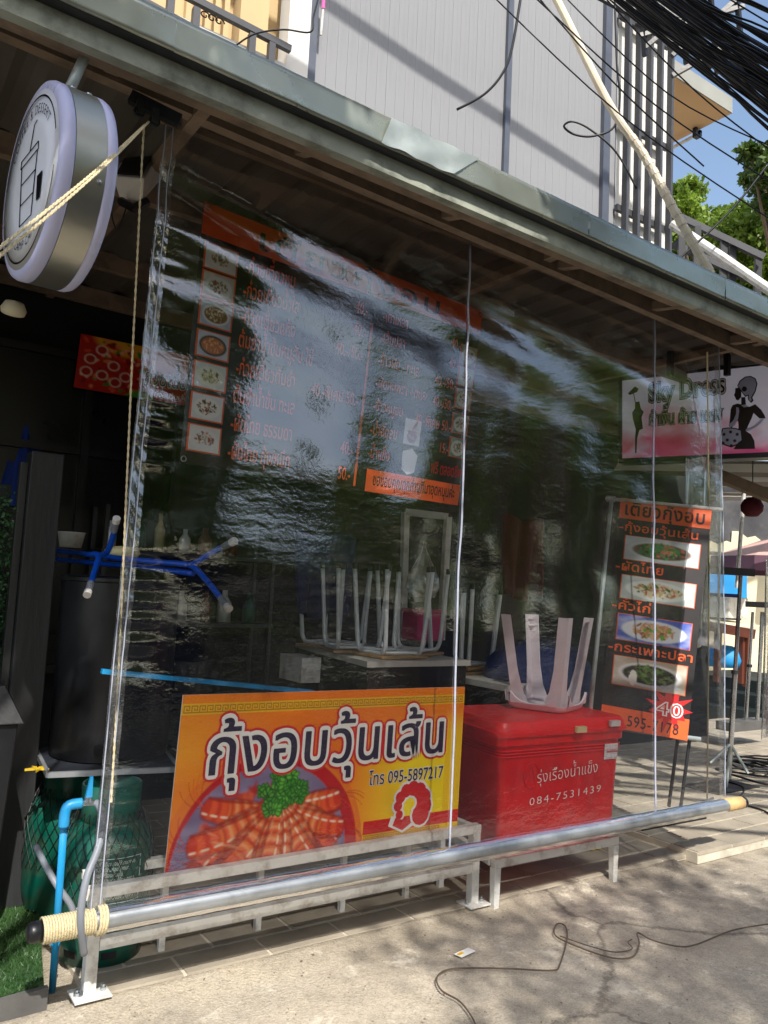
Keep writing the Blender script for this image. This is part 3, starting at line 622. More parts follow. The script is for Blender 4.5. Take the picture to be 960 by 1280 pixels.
def cur_y(s, t):
    x = cur_x(s, t); z = cur_z(s, t); e = t * (1 - t) * 4
    sag = .012 * e * sin(x * 2.1 + .7)
    diag = .010 * np.exp(-((t - .10 - .05 * sin(s * 3)) / .10) ** 2) * sin((x * .55 + z * 2.2) * 9) * (1 - .92 * s)
    vert = .006 * e * sin(x * 13 + 2 * sin(z * 1.3)) * (0.3 + .7 * vnoise(np.array([x + 3]), np.array([z + 3]), 1.1, 4)[0])
    left = .0035 * np.exp(-((s - .02) / .02) ** 2) * sin(z * 47 + 5 * sin(z * 9)) * (e + .15)
    vn = .016 * (vnoise(np.array([x + 5]), np.array([z * 2.6 + 5 + x * .6]), 1.6, 7)[0] - .5) * e
    return 3.0 - .148 * t + sag + diag + vert + left + vn
V = [(cur_x(s, t), cur_y(s, t), cur_z(s, t)) for t in np.linspace(0, 1, nz_) for s in np.linspace(0, 1, nx_)]
i = np.arange(nx_ * nz_).reshape(nz_, nx_); F = np.stack([i[:-1, :-1], i[1:, :-1], i[1:, 1:], i[:-1, 1:]], -1).reshape(-1, 4)
link('sheet', V, F, M['vinyl'], cu, smooth=True)
def strip(name, s0, s1, m, dy=-.004, t0=0., t1=1., amp=0.):
    nz = 160; V = []
    for q, t in enumerate(np.linspace(t0, t1, nz)):
        for j, s in enumerate(np.linspace(s0, s1, 5)):
            zz = cur_z(s, t); a_ = amp * (sin(zz * 61 + j * 1.9 + 2 * sin(zz * 11)) + .6 * sin(zz * 143 + j * 2.7)); V.append((cur_x(s, t) + a_ * .5, cur_y(s, t) + dy + a_, zz))
    F = [(q * 5 + j, (q + 1) * 5 + j, (q + 1) * 5 + j + 1, q * 5 + j + 1) for q in range(nz - 1) for j in range(4)]
    return link(name, V, F, m, cu, smooth=True)
strip('hem', -.001, .014, M['vinyl_hem'], -.010, amp=.0025)
strip('hem', .984, 1.001, M['vinyl_hem'], -.006, amp=.0015)
for xx in (.0005, .0085):
    P = [(cur_x(xx, t), cur_y(xx, t) - .018, cur_z(xx, t)) for t in np.linspace(0.01, .995, 60)]; MB().tube(P, .0022, 5).build('hem_edge', M['vinyl_seam'], cu)
for s_, r_ in ((.426, .005), (.822, .005), (.999, .0035)):
    P = [(cur_x(s_, t), cur_y(s_, t) - .006, cur_z(s_, t)) for t in np.linspace(0.005, .995, 60)]; MB().tube(P, r_, 6).build('seam', M['vinyl_seam'], cu, smooth=True)
# apron of film folded over the pole
def polez(x): return .345 - .004 * (x - .88)
V = []; nn = 60
for q in range(nn):
    x = .833 + (4.44 - .833) * q / (nn - 1); z = polez(x)
    for a_ in np.linspace(-40, 250, 14):
        r = .041 + .0012 * sin(q * 1.7 + a_ * .05); V.append((x, 2.835 + r * sin(radians(a_ + 180)) * -1, z + r * cos(radians(a_))))
    V.append((x, 2.868, z + .075 + .006 * sin(q)))
m_ = 15; F = [(q * m_ + j, q * m_ + j + 1, (q + 1) * m_ + j + 1, (q + 1) * m_ + j) for q in range(nn - 1) for j in range(13)]
link('pole_wrap', V, F, M['vinyl'], cu, smooth=True)
pole = thing('curtain_pole', 'silver pole rolled into the bottom hem of the clear curtain', 'pole', (2.8, 2.84, .25))
MB().tube([(.668, 2.84, polez(.70)), (4.625, 2.84, polez(4.625))], .0315, 24).build('tube', mat('silver wrapped pole', 'aeb2b6', .36, .65, .12, 6, .1, 30, dirt='77756f', dirt_amt=.5, dirt_scale=9), pole, auto=True)
MB().lathe([(.0, 0), (.022, .0), (.03, .006), (.033, .014), (.0335, .045)], (.623, 2.84, polez(.655)), 24, ax=(1, 0, 0)).build('end_cap', M['black'], pole, smooth=True)
MB().lathe([(.0335, 0), (.033, .03), (.028, .038), (0, .04)], (4.63, 2.84, polez(4.625)), 24, ax=(1, 0, 0)).build('end_cap', M['black'], pole, smooth=True)
MB().tube([(4.475, 2.84, polez(4.475)), (4.627, 2.84, polez(4.625))], .0375, 20).build('tape_wrap', M['rope_end'], pole, smooth=True)
b = MB(); Pn = []
for q in range(19 * 16): t = q / 16; Pn.append((.668 + t * .0088, 2.84 + .0385 * cos(t * 2 * pi), polez(.7) + .0385 * sin(t * 2 * pi)))
b.tube(Pn, .0046, 6); ro = b.build('rope_coil', M['rope'], pole, smooth=True)
b = MB()
for x in (.845, .855, .865):
    b.tube([(x + .004 * sin(t), 2.84 + .044 * cos(t), polez(.9) + .044 * sin(t)) for t in np.linspace(0, 2 * pi, 20)], .0055, 6)
b.build('rope_coil', M['rope'], pole, smooth=True)
# white twisted tie on the far end
MB().tube([at(880, 1003, 4.84), at(893, 997, 4.84)], .008, 6).build('tie', M['white_paint'], pole)
def rope(pts, r, name, label, m='rope', twist=True):
    P = smooth_pts(pts, 10); b = MB()
    if twist:
        for ph in (0, pi):
            Q = []; L = 0; dense = []
            for a_, c_ in zip(P[:-1], P[1:]):
                k = max(2, int(np.linalg.norm(c_ - a_) / .006)); dense += [a_ + (c_ - a_) * j / k for j in range(k)]
            dense.append(P[-1])
            for q, p in enumerate(dense): a_ = q * .7 + ph; Q.append(p + np.array([cos(a_), sin(a_), 0]) * r * .5)
            b.tube(Q, r * .62, 5)
    else: b.tube(P, r, 6)
    return tag(b.build(name, M[m]), label, 'rope')
pul = at(180, 158, 2.85)
rope([at(180, 158, 2.87), at(176, 230, 2.87), at(163, 500, 2.86), at(150, 800, 2.85), at(139, 1003, 2.74)], .0038, 'hanging_rope', 'thin cream rope hanging straight down beside the left hem of the curtain')
rope([at(181, 156, 2.82), at(150, 185, 2.45), at(120, 213, 2.15), at(60, 262, 1.8), at(-40, 340, 1.4)], .0042, 'tied_rope', 'doubled cream rope stretched diagonally in front of the round sign')
rope([at(186, 152, 2.84), at(153, 186, 2.45), at(125, 213, 2.15), at(62, 268, 1.8), at(-40, 352, 1.4)], .0042, 'tied_rope', 'lower strand of the doubled cream rope crossing the round sign')
rope([at(884, 440, 4.98), at(886, 700, 4.98), at(884, 1002, 4.86)], .005, 'hanging_rope', 'straight cream rope beside the right hem of the curtain', twist=False)
for k, (u_, v_, lab) in enumerate(((174, 140, 'left'), (193, 152, 'right'))):
    c = at(u_, v_, 2.9); pu = thing('pulley', 'small black pulley under the inner beam, ' + lab + ' one of the pair above the curtain corner', 'pulley', c)
    MB().lathe([(.0, -.006), (.02, -.006), (.014, 0), (.02, .006), (0, .006)], c, 16, ax=(0, 1, 0)).build('wheel', M['black'], pu); MB().box(c + np.array([-.012, -.011, -.01]), c + np.array([.012, .011, .045])).build('cheek', M['steel_dark'], pu)
b = MB().beam(at(163, 121, 2.92), at(225, 152, 2.96), .03, .045); o = b.build('slotted_angle', M['steel_dark']); tag(o, 'dark slotted metal angle bolted at the top left corner of the curtain', 'bracket')
# ================================================================== ROUND SIGN
c0 = at(71, 238, 2.55); axd = nrm(np.array([-1.0, -.10, -.02])); axd = nrm(axd)
rs = thing('round_cafe_sign', 'round double-faced sign with lavender rims and brushed metal band', 'sign', c0)
up_ = np.array([0, 0, 1.]); ux_ = nrm(np.cross(up_, axd)); RR = .306
MB().lathe([(RR * .985, -.045), (RR, -.045), (RR, .045), (RR * .985, .045)], c0, 72, ax=axd).build('metal_band', M['steel_brushed'], rs, smooth=False, auto=True)
for sgn in (1, -1):
    a2 = axd * sgn
    MB().lathe([(RR * .99, .0455), (RR * 1.0, .047), (RR * 1.0, .066), (RR * .985, .078), (RR * .95, .083), (RR * .90, .084)], c0, 72, ax=a2).build('rim', M['sign_rim'], rs, smooth=True)
    MB().lathe([(RR * .901, .084), (RR * .5, .085), (0, .0855)], c0, 72, ax=a2).build('face', M['sign_white'], rs, smooth=True)
fx = nrm(np.cross(up_, axd)); uq_ = nrm(np.cross(axd, fx)); 
def fp(a_, r_, l=.0875): return c0 + axd * l + (fx * cos(a_) + uq_ * sin(a_)) * r_
def arc(a0, a1, r_, wd):
    b = MB(); n_ = 40; V = []
    for t in np.linspace(radians(a0), radians(a1), n_): V += [fp(t, r_ - wd), fp(t, r_)]
    b.add(V, [(2 * k, 2 * k + 1, 2 * k + 3, 2 * k + 2) for k in range(n_ - 1)]); b.build('ring_line', M['sign_ink'], rs)
arc(15, 168, .258, .006); arc(195, 350, .258, .006)
def arc_text(s, amid, r_, em, inward=False):
    V, F, wd = layout(s, 0, .06); P = []
    for x, y in V:
        if not inward: t = amid - (x - wd / 2) * em / r_; P.append(fp(t, r_ + y * em))
        else: t = amid + (x - wd / 2) * em / r_; P.append(fp(t, r_ - y * em))
    link('lettering', P, F, M['sign_ink'], rs)
arc_text('COFFEE & DESSERT', pi / 2, .205, .042); arc_text('CAMP CAFE', -pi / 2, .215, .04, True)
# plain thin-line drawing of a takeaway cup in the middle of the face
def line_on(pts, wd=.0015, closed=True): MB().tube([c0 + axd * .088 + fx * x + uq_ * y for x, y in (pts + [pts[0]] if closed else pts)], wd, 4).build('cup_drawing', M['sign_ink'], rs)
line_on([(-.06, -.13), (.06, -.13), (.08, .07), (-.08, .07)]); line_on([(-.09, .07), (.09, .07), (.085, .095), (-.085, .095)]); line_on([(.0, .095), (.03, .17), (.055, .175)], closed=False); line_on([(-.066, -.06), (.066, -.06), (.073, .01), (-.073, .01)])
b = MB(); q = [(.10, -.10), (.135, -.10), (.145, -.02), (.095, -.02)]; b.add([c0 + axd * .088 + fx * x + uq_ * y for x, y in q], [(0, 1, 2, 3)]); b.build('cup_drawing', M['sign_ink'], rs)
MB().tube([at(111, 60, 2.66), c0 + up_ * RR], .017, 12).build('hanger_pipe', M['galv_light'], rs, smooth=True)
for k, (a_, w_) in enumerate(((63, -.02), (63, .03), (-14, .03))):
    p = c0 + (fx * cos(radians(a_)) * -1 * -1 + 0) * 0 + (np.array(fx) * cos(radians(a_)) + up_ * sin(radians(a_))) * RR - axd * w_
    MB().lathe([(.009, 0), (.008, .004), (0, .006)], p, 10, ax=nrm(p + axd * w_ - c0)).build('screw', M['chrome'], rs)
# ================================================================== SHRIMP POSTER
ps = [on(230, 872, 1, 3.11), on(580, 866, 1, 3.11), None, None]
PW = 1.465; TLp = np.array([1.195, 3.115, 1.045]); BLp = np.array([1.165, 3.10, .372])
pt = Patch(TLp, TLp + np.array([PW, 0, -.008]), BLp, BLp + np.array([PW, 0, -.008]))
po = thing('shrimp_poster_board', 'orange and yellow printed board with a bowl of red shrimps standing on the white rack', 'poster board', (1.9, 3.11, .372))
MB().hexa([pt.p(0, 1, -.006), pt.p(1, 1, -.006), pt.p(1, 1, 0), pt.p(0, 1, 0), pt.p(0, 0, -.006), pt.p(1, 0, -.006), pt.p(1, 0, 0), pt.p(0, 0, 0)]).build('board', M['white_ink'], po)
c = Canvas(380, 176, 'f58a14', 7)
c.mix(np.clip(1.3 - 2.2 * np.abs(c.x - .5) - c.y * .2, 0, 1) * .30, 'f5521a')
c.mix(np.clip((c.x - .54) * 4, 0, 1) * np.clip((c.y - .18) * 3.5, 0, 1), 'ffe40a'); c.mix(np.clip((.28 - c.x) * 4, 0, 1) * np.clip((c.y - .0) * 3, 0, 1) * np.clip((.55 - c.y) * 5, 0, 1) * .8, 'f9a825')
c.mix((c.x > .93) * np.clip((c.y - .15) * 4, 0, 1) * .8, 'f8c912')
c.mix(((c.x > .62) & (c.y > .87) & (c.y < .955)) * 1., 'd8201c')
asp = c.asp
c.ell(.295, 1.02, .325, .325, 'ee7c1c', 0, .012); c.ell(.30, 1.02, .30, .30, 'c3131c', 0, .012); c.ell(.285, 1.03, .275, .275, '77688f', 0, .02)
c.mix((np.sqrt(((c.x - .285) / .275) ** 2 + ((c.y - 1.03) * asp / .275) ** 2) < 1) * (c.noise(9) - .35), 'a8a0bd')
r_ = c.rg
for k in range(150): # sauce base
    a_ = r_.rand() * pi; q = r_.rand() ** .5; c.ell(.29 + cos(a_) * q * .235, 1.0 - sin(a_) * q * .22 / asp * .9, .03, .012, ['b5240f', 'd8451c', 'a01808', 'e8622a'][r_.randint(4)], r_.rand() * 3, .6, .8)
def prawn_paint(x0, y0, ang, L, wd, bend):
    n_ = 46; px, py, th = x0, y0, ang; pts = []
    for j in range(n_): pts.append((px, py, th)); px += cos(th) * L / n_; py += sin(th) * L / n_ / asp; th += bend / n_
    for j, (x, y, t_) in enumerate(pts):
        f = j / n_; r0 = wd * (.25 + .75 * sin(min(1, f * 1.5 + .12) * pi / 2)) * (1 - .35 * max(0, f - .75) * 4 * .6); c.ell(x, y, r0 * .5, r0 * 1.16, '8a1408', t_, .4, .8)
    for j, (x, y, t_) in enumerate(pts):
        f = j / n_; r0 = wd * (.25 + .75 * sin(min(1, f * 1.5 + .12) * pi / 2)) * (1 - .35 * max(0, f - .75) * 4 * .6); seg = (f * 6.5) % 1
        col_ = ('f0762e' if seg < .3 else 'f9a468' if seg < .62 else 'ee5a20' if seg < .86 else 'b8260c') if f < .66 else ('d8340f' if seg < .5 else 'ef5a22')
        c.ell(x, y, r0 * .4, r0, col_, t_, .5, .85)
    for j, (x, y, t_) in enumerate(pts):
        f = j / n_; r0 = wd * (.25 + .75 * sin(min(1, f * 1.5 + .12) * pi / 2)); nx_, ny_ = sin(t_), -cos(t_)
        if (f * 6.5) % 1 < .55: c.ell(x + nx_ * r0 * .42, y + ny_ * r0 * .42 / asp, r0 * .22, r0 * .13, 'ffe6c8', t_, .8, .75)
        c.ell(x - nx_ * r0 * .75, y - ny_ * r0 * .75 / asp, r0 * .16, r0 * .16, 'a01c0a', t_, .6, .5)
    x, y, t_ = pts[-1]
    for q in range(5):
        t2 = t_ + r_.uniform(-.6, .6)
        for u_ in np.linspace(0, 1, 22): c.ell(x + cos(t2 + u_ * .7) * .09 * u_, y + sin(t2 + u_ * .7) * .09 * u_ / asp, .0022, .0022, ('b3200c', 'e8501e')[q % 2], 0, .5, .7)
for dg_, L_, bd_ in ((172, .20, .5), (12, .17, -.5), (160, .23, -.4), (24, .20, .5), (148, .25, .5), (38, .21, -.6), (136, .26, -.3), (52, .22, .4), (66, .22, -.4), (122, .24, .4), (82, .22, .3), (106, .23, -.35), (94, .22, .2)):
    a_ = radians(dg_); prawn_paint(.325 + cos(a_) * .035, .70 + sin(a_) * .03, a_, L_, .036 + .006 * r_.rand(), bd_)
for k in range(18):
    a_ = radians(r_.uniform(20, 160)); q = .02 + .17 * r_.rand(); c.ell(.285 + cos(a_) * q, .99 - sin(a_) * q / asp, .025 * r_.rand() + .008, .006, 'f9b98c', -a_, .8, .35)
for k in range(46):
    a_ = r_.rand() * 6.28; q = r_.rand() ** .6; lx, ly = .335 + cos(a_) * q * .075, .63 + sin(a_) * q * .12; th = r_.rand() * 6.28; g1, g2 = (('1c5c10', '3f9a24'), ('2a7a18', '6cc23e'), ('184d0e', '58ad30'))[k % 3]
    for l_ in range(5):
        t2 = th + (l_ - 2) * .55; rr2 = .016 + .006 * (l_ == 2); ex, ey = lx + cos(t2) * rr2, ly + sin(t2) * rr2 / asp
        c.ell(ex, ey, .013, .0085, g1, t2, .2, .9); c.ell(ex, ey, .0095, .006, g2, t2, .5, .9)
pm = c.onto(pt, 0, 0, 1, 1, 'printed_picture', M['print_gloss'], po, .001)
# meander borders
def meander(s0, s1, tc, h, n_, name):
    rects = []; w_ = (s1 - s0) / n_; k_ = .16
    for q in range(n_):
        a_ = s0 + q * w_; T = tc - h / 2; u_ = w_ / 6; v_ = h / 5
        for (x0, y0, x1, y1) in ((0, 4.2, 6, 5), (0, 0, .8, 4.2), (.8, 0, 5, .8), (4.2, .8, 5, 3.4), (2, 2.6, 4.2, 3.4), (2, 1.6, 2.8, 2.6)): rects.append((a_ + x0 * u_, T + y0 * v_, a_ + x1 * u_, T + y1 * v_))
    quads_on(pt, rects, M['brown_ink'], name, po, .0022)
quads_on(pt, [(.0, .052, 1, .118)], M['gold_ink'], 'border_band', po, .0016); meander(.005, .995, .085, .045, 44, 'meander_border')
quads_on(pt, [(.62, .958, .93, .998)], M['gold_ink'], 'border_band', po, .0016); meander(.625, .925, .978, .03, 16, 'meander_border')
head = 'กุ้งอบวุ้นเส้น'
for rr_, mm, lf in ((.092, 'red_ink', .0024), (.054, 'white_ink', .0038)):
    for k in range(13):
        a_ = 2 * pi * k / 12; q_ = rr_ if k < 12 else 0; ds_, dt_ = cos(a_) * q_ * .267 / 1.465, sin(a_) * q_ * .395
        text_on(pt, head, .085 + ds_, .935 + ds_, .475 + dt_, .395, M[mm], 'headline_halo', po, .012, lf + k * .00009, tb1=.455 + dt_, sp=.05)
for dx in (-.0028, -.0012, .0012, .0028): text_on(pt, head, .085 + dx, .935 + dx, .475 + abs(dx), .395, M['ink_violet'], 'headline', po, 0, .0054 + dx * .02, tb1=.455 + abs(dx), sp=.05)
text_on(pt, 'โทร 095-5897217', .63, .925, .635, .115, M['white_ink'], 'phone_number', po, .05, .0030, sp=.01); text_on(pt, 'โทร 095-5897217', .63, .925, .635, .115, M['ink_violet'], 'phone_number', po, .012, .0042, sp=.01)
# plain curled prawn emblem, white edged
def prawn(sc, col, lift, name, ox=.80, oy=.80):
    polys = []; n_ = 9
    for q in range(n_):
        t = q / (n_ - 1); a_ = radians(-40 + 250 * t); r1 = .055 * sc; cx = ox + cos(a_) * .052; cy = oy - sin(a_) * .052 * PW / .68; rr_ = (.034 - .020 * t) * 1 + (sc - 1) * .035
        polys.append([(cx + cos(b_) * rr_, cy + sin(b_) * rr_ * PW / .68) for b_ in np.linspace(0, 2 * pi, 12, endpoint=False)])
    a_ = radians(215); cx = ox + cos(a_) * .06; cy = oy - sin(a_) * .06 * 2.1; e = .012 * (sc - 1) * 6
    polys.append([(cx - .01 - e, cy - e), (cx + .055 + e, cy + .045 + e), (cx + .02, cy + .09 + e), (cx - .02 - e, cy + .05)])
    for q, pl in enumerate(polys): poly_on(pt, [pl], M[col], name, po, lift + .00008 * q)
prawn(1.22, 'white_ink', .0026, 'prawn_outline'); prawn(1., 'red_ink', .0040, 'prawn_emblem')
# ================================================================== COOLER AND ITS STAND
sdg = thing('cooler_stand', 'low white steel stand carrying the red ice chest', 'stand', (3.2, 3.15, 0))
for (x, y) in ((2.81, 3.01), (3.66, 2.99), (2.90, 3.56), (3.74, 3.54)):
    MB().hexa([(x - .016, y - .016, -.02), (x + .016, y - .016, -.02), (x + .016, y + .016, -.02), (x - .016, y + .016, -.02), (x - .02, y - .02, .175), (x + .02, y - .02, .175), (x + .02, y + .02, .175), (x - .02, y + .02, .175)]).build('leg', W, sdg, bevel=.002)
for a_, c_ in (((2.792, 3.008), (3.682, 2.99)), ((2.88, 3.56), (3.76, 3.54)), ((2.81, 3.035), (2.90, 3.535)), ((3.66, 3.015), (3.74, 3.515))):
    MB().beam((*a_, .1975), (*c_, .1975), .038, .043).build('rail', W, sdg, bevel=.002)
cw, cdp = .86, .56; co = np.array([2.82, 3.005, .222]); ya = radians(-3.5); cx_ = np.array([cos(ya), sin(ya), 0]); cy_ = nrm(np.array([.17, .985, 0]))
def CP(x, y, z): return co + cx_ * x + cy_ * y + np.array([0, 0, z * 1.038])
ck = thing('red_ice_chest', 'big red plastic ice chest with white handwriting on its front', 'ice chest', co)
def ring(x0, x1, y0, y1, z, r, n_=5):
    out = []
    for (cx0, cy0, a0) in ((x1 - r, y0 + r, -90), (x1 - r, y1 - r, 0), (x0 + r, y1 - r, 90), (x0 + r, y0 + r, 180)):
        for q in range(n_): a_ = radians(a0 + 90 * q / (n_ - 1)); out.append(CP(cx0 + cos(a_) * r, cy0 + sin(a_) * r, z))
    return out
def loft(rings, caps=True):
    n_ = len(rings[0]); V = [p for r_ in rings for p in r_]; F = [(i * n_ + k, i * n_ + (k + 1) % n_, (i + 1) * n_ + (k + 1) % n_, (i + 1) * n_ + k) for i in range(len(rings) - 1) for k in range(n_)]
    if caps: F += [tuple(range(n_ - 1, -1, -1)), tuple((len(rings) - 1) * n_ + k for k in range(n_))]
    return MB().add(V, F)
loft([ring(.035, cw - .035, .035, cdp - .03, 0, .04), ring(.03, cw - .03, .03, cdp - .025, .015, .045), ring(.005, cw - .005, .012, cdp - .01, .50, .045), ring(.003, cw - .003, .01, cdp - .008, .505, .045), ring(-.012, cw + .012, -.004, cdp + .004, .51, .05), ring(-.014, cw + .014, -.006, cdp + .006, .548, .05)]).build('body', M['red_plastic'], ck, auto=True)
loft([ring(-.005, cw + .005, 0, cdp, .5485, .05), ring(-.028, cw + .028, -.02, cdp + .02, .552, .055), ring(-.03, cw + .03, -.022, cdp + .022, .572, .055), ring(-.022, cw + .022, -.014, cdp + .014, .576, .055), ring(-.02, cw + .02, -.012, cdp + .012, .60, .055), ring(-.005, cw + .005, .003, cdp - .003, .622, .05), ring(.04, cw - .04, .045, cdp - .045, .63, .04)]).build('lid', M['red_plastic'], ck, auto=True)
for x in (.47, .72):
    o = loft([ring(x, x + .075, -.047, -.02, .562 + .02 * (x > .6), .008), ring(x + .002, x + .073, -.05, -.018, .59 + .02 * (x > .6), .008)]).build('latch', M['white_paint'] if x > .6 else M['cream_plastic'], ck)
pf = Patch(CP(.008, .006, .50), CP(cw - .008, .006, .50), CP(.03, .028, .0), CP(cw - .03, .028, .0))
text_on(pf, 'รุ่งเรืองน้ำแข็ง',   .275, .80, .36, .155, M['white_ink'], 'handwriting', ck, -.012, .004, tb1=.31, sp=.02)
text_on(pf, '084-7531439',   .22, .85, .57, .105, M['white_ink'], 'handwriting', ck, -.014, .004, tb1=.515, sp=.12)
c = Canvas(22, 22, 'e4e6e6', 4); c.mix((np.sin(c.y * 50) > .3) * (c.noise(9) > .45) * .6, '8a8f98'); c.mix(((c.y > .45) & (c.y < .58) & (c.x > .2)) * .8, 'c0303a'); c.onto(pf, .845, .03, .965, .19, 'paper_label', M['print'], ck, .004)
b = MB(); 
b.tube([CP(.21 + .05 * cos(t), .012, .36 + .06 * sin(t)) for t in np.linspace(0, 2 * pi, 25)], .0025, 5); b.tube([CP(.17, .012, .33), CP(.21, .012, .40), CP(.24, .012, .33)], .0025, 5); b.build('embossed_ring', M['red_plastic'], ck)
for k in range(3): loft([ring(.0, cw, .006, cdp - .004, .452 + k * .014, .045), ring(-.003, cw + .003, .003, cdp - .001, .455 + k * .014, .045), ring(.0, cw, .006, cdp - .004, .459 + k * .014, .045)], False).build('moulded_rib', M['red_plastic'], ck, auto=True)
for x in (.12, .36, .60): MB().hexa([CP(x, cdp + .0, .53), CP(x + .1, cdp, .53), CP(x + .1, cdp + .03, .53), CP(x, cdp + .03, .53), CP(x, cdp, .60), CP(x + .1, cdp, .60), CP(x + .1, cdp + .03, .60), CP(x, cdp + .03, .60)]).build('hinge', M['red_plastic'], ck)
# ---- plastic stool upside down on the chest
sc0 = np.array([3.40, 3.275, .877]); ps_ = thing('plastic_stool', 'pinkish white plastic stool turned upside down on the red ice chest', 'stool', sc0)
yaw = radians(22)
def SP(x, y, z): return sc0 + 1.14 * np.array([x * cos(yaw) - y * sin(yaw), x * sin(yaw) + y * cos(yaw), z])
def sring(h, z, r, n_=6):
    out = []
    for (sx, sy, a0) in ((1, -1, -90), (1, 1, 0), (-1, 1, 90), (-1, -1, 180)):
        for q in range(n_): a_ = radians(a0 + 90 * q / (n_ - 1)); out.append(SP(sx * (h - r) + cos(a_) * r, sy * (h - r) + sin(a_) * r, z))
    return out
loft([sring(.10, 0, .05), sring(.14, .003, .06), sring(.152, .014, .065), sring(.158, .035, .065), sring(.153, .035, .062), sring(.147, .016, .06), sring(.10, .010, .05)]).build('seat', M['stool_plastic'], ps_, auto=True)
# skirt arches between the legs: thin walls whose top edge dips in the middle
for q in range(4):
    a_ = q * pi / 2; b = MB(); V = []; n_ = 14
    for k in range(n_ + 1):
        t = -1 + 2 * k / n_; h = .155 + .008 ; top = .035 + .05 * abs(t) ** 3.0; x = t * .118
        for (dd, z) in ((h, .033), (h + .012 * (top - .035) / .1, top), (h - .006, top + .003), (h - .007, .033)):
            V.append(SP(cos(a_) * dd - sin(a_) * x, sin(a_) * dd + cos(a_) * x, z))
    b.add(V, [(k * 4 + j, (k + 1) * 4 + j, (k + 1) * 4 + (j + 1) % 4, k * 4 + (j + 1) % 4) for k in range(n_) for j in range(4)]); b.build('skirt', M['stool_plastic'], ps_, auto=True)
for q in range(4):
    a_ = q * pi / 2 + pi / 4; d_ = np.array([cos(a_), sin(a_)]); b = MB(); V = []; rings_ = []
    for z in (.03, .10, .2, .3, .40, .455):
        rad = .176 + .17 * (z - .03); hw = .037 + .034 * max(0, 1 - z / .13) ; th_ = .005; prof = []
        pn = np.array([-d_[1], d_[0]]); 
        for (uu, rr_) in ((-hw, -hw * .95), (0, .0), (hw, -hw * .95)): prof.append(d_ * (rad + rr_) + pn * uu)
        for (uu, rr_) in ((hw - th_, -hw * .95 - th_ * .6), (0, -th_ * 1.6), (-hw + th_, -hw * .95 - th_ * .6)): prof.append(d_ * (rad + rr_) + pn * uu)
        rings_.append([SP(p[0], p[1], z) for p in prof])
    loft(rings_).build('leg', M['stool_plastic'], ps_)
    for z in (.43, .395): 
        rad = .171 + .17 * z; p0 = d_ * (rad - .006); pn = np.array([-d_[1], d_[0]]); 
        MB().add([SP(*(p0), z), SP(*(p0 - d_ * .022 + pn * .02), z), SP(*(p0 - d_ * .034), z), SP(*(p0 - d_ * .022 - pn * .02), z), SP(*(p0), z + .004), SP(*(p0 - d_ * .022 + pn * .02), z + .004), SP(*(p0 - d_ * .034), z + .004), SP(*(p0 - d_ * .022 - pn * .02), z + .004)], [(3, 2, 1, 0), (4, 5, 6, 7), (0, 1, 5, 4), (1, 2, 6, 5), (2, 3, 7, 6), (3, 0, 4, 7)]).build('foot_rib', M['stool_plastic'], ps_)
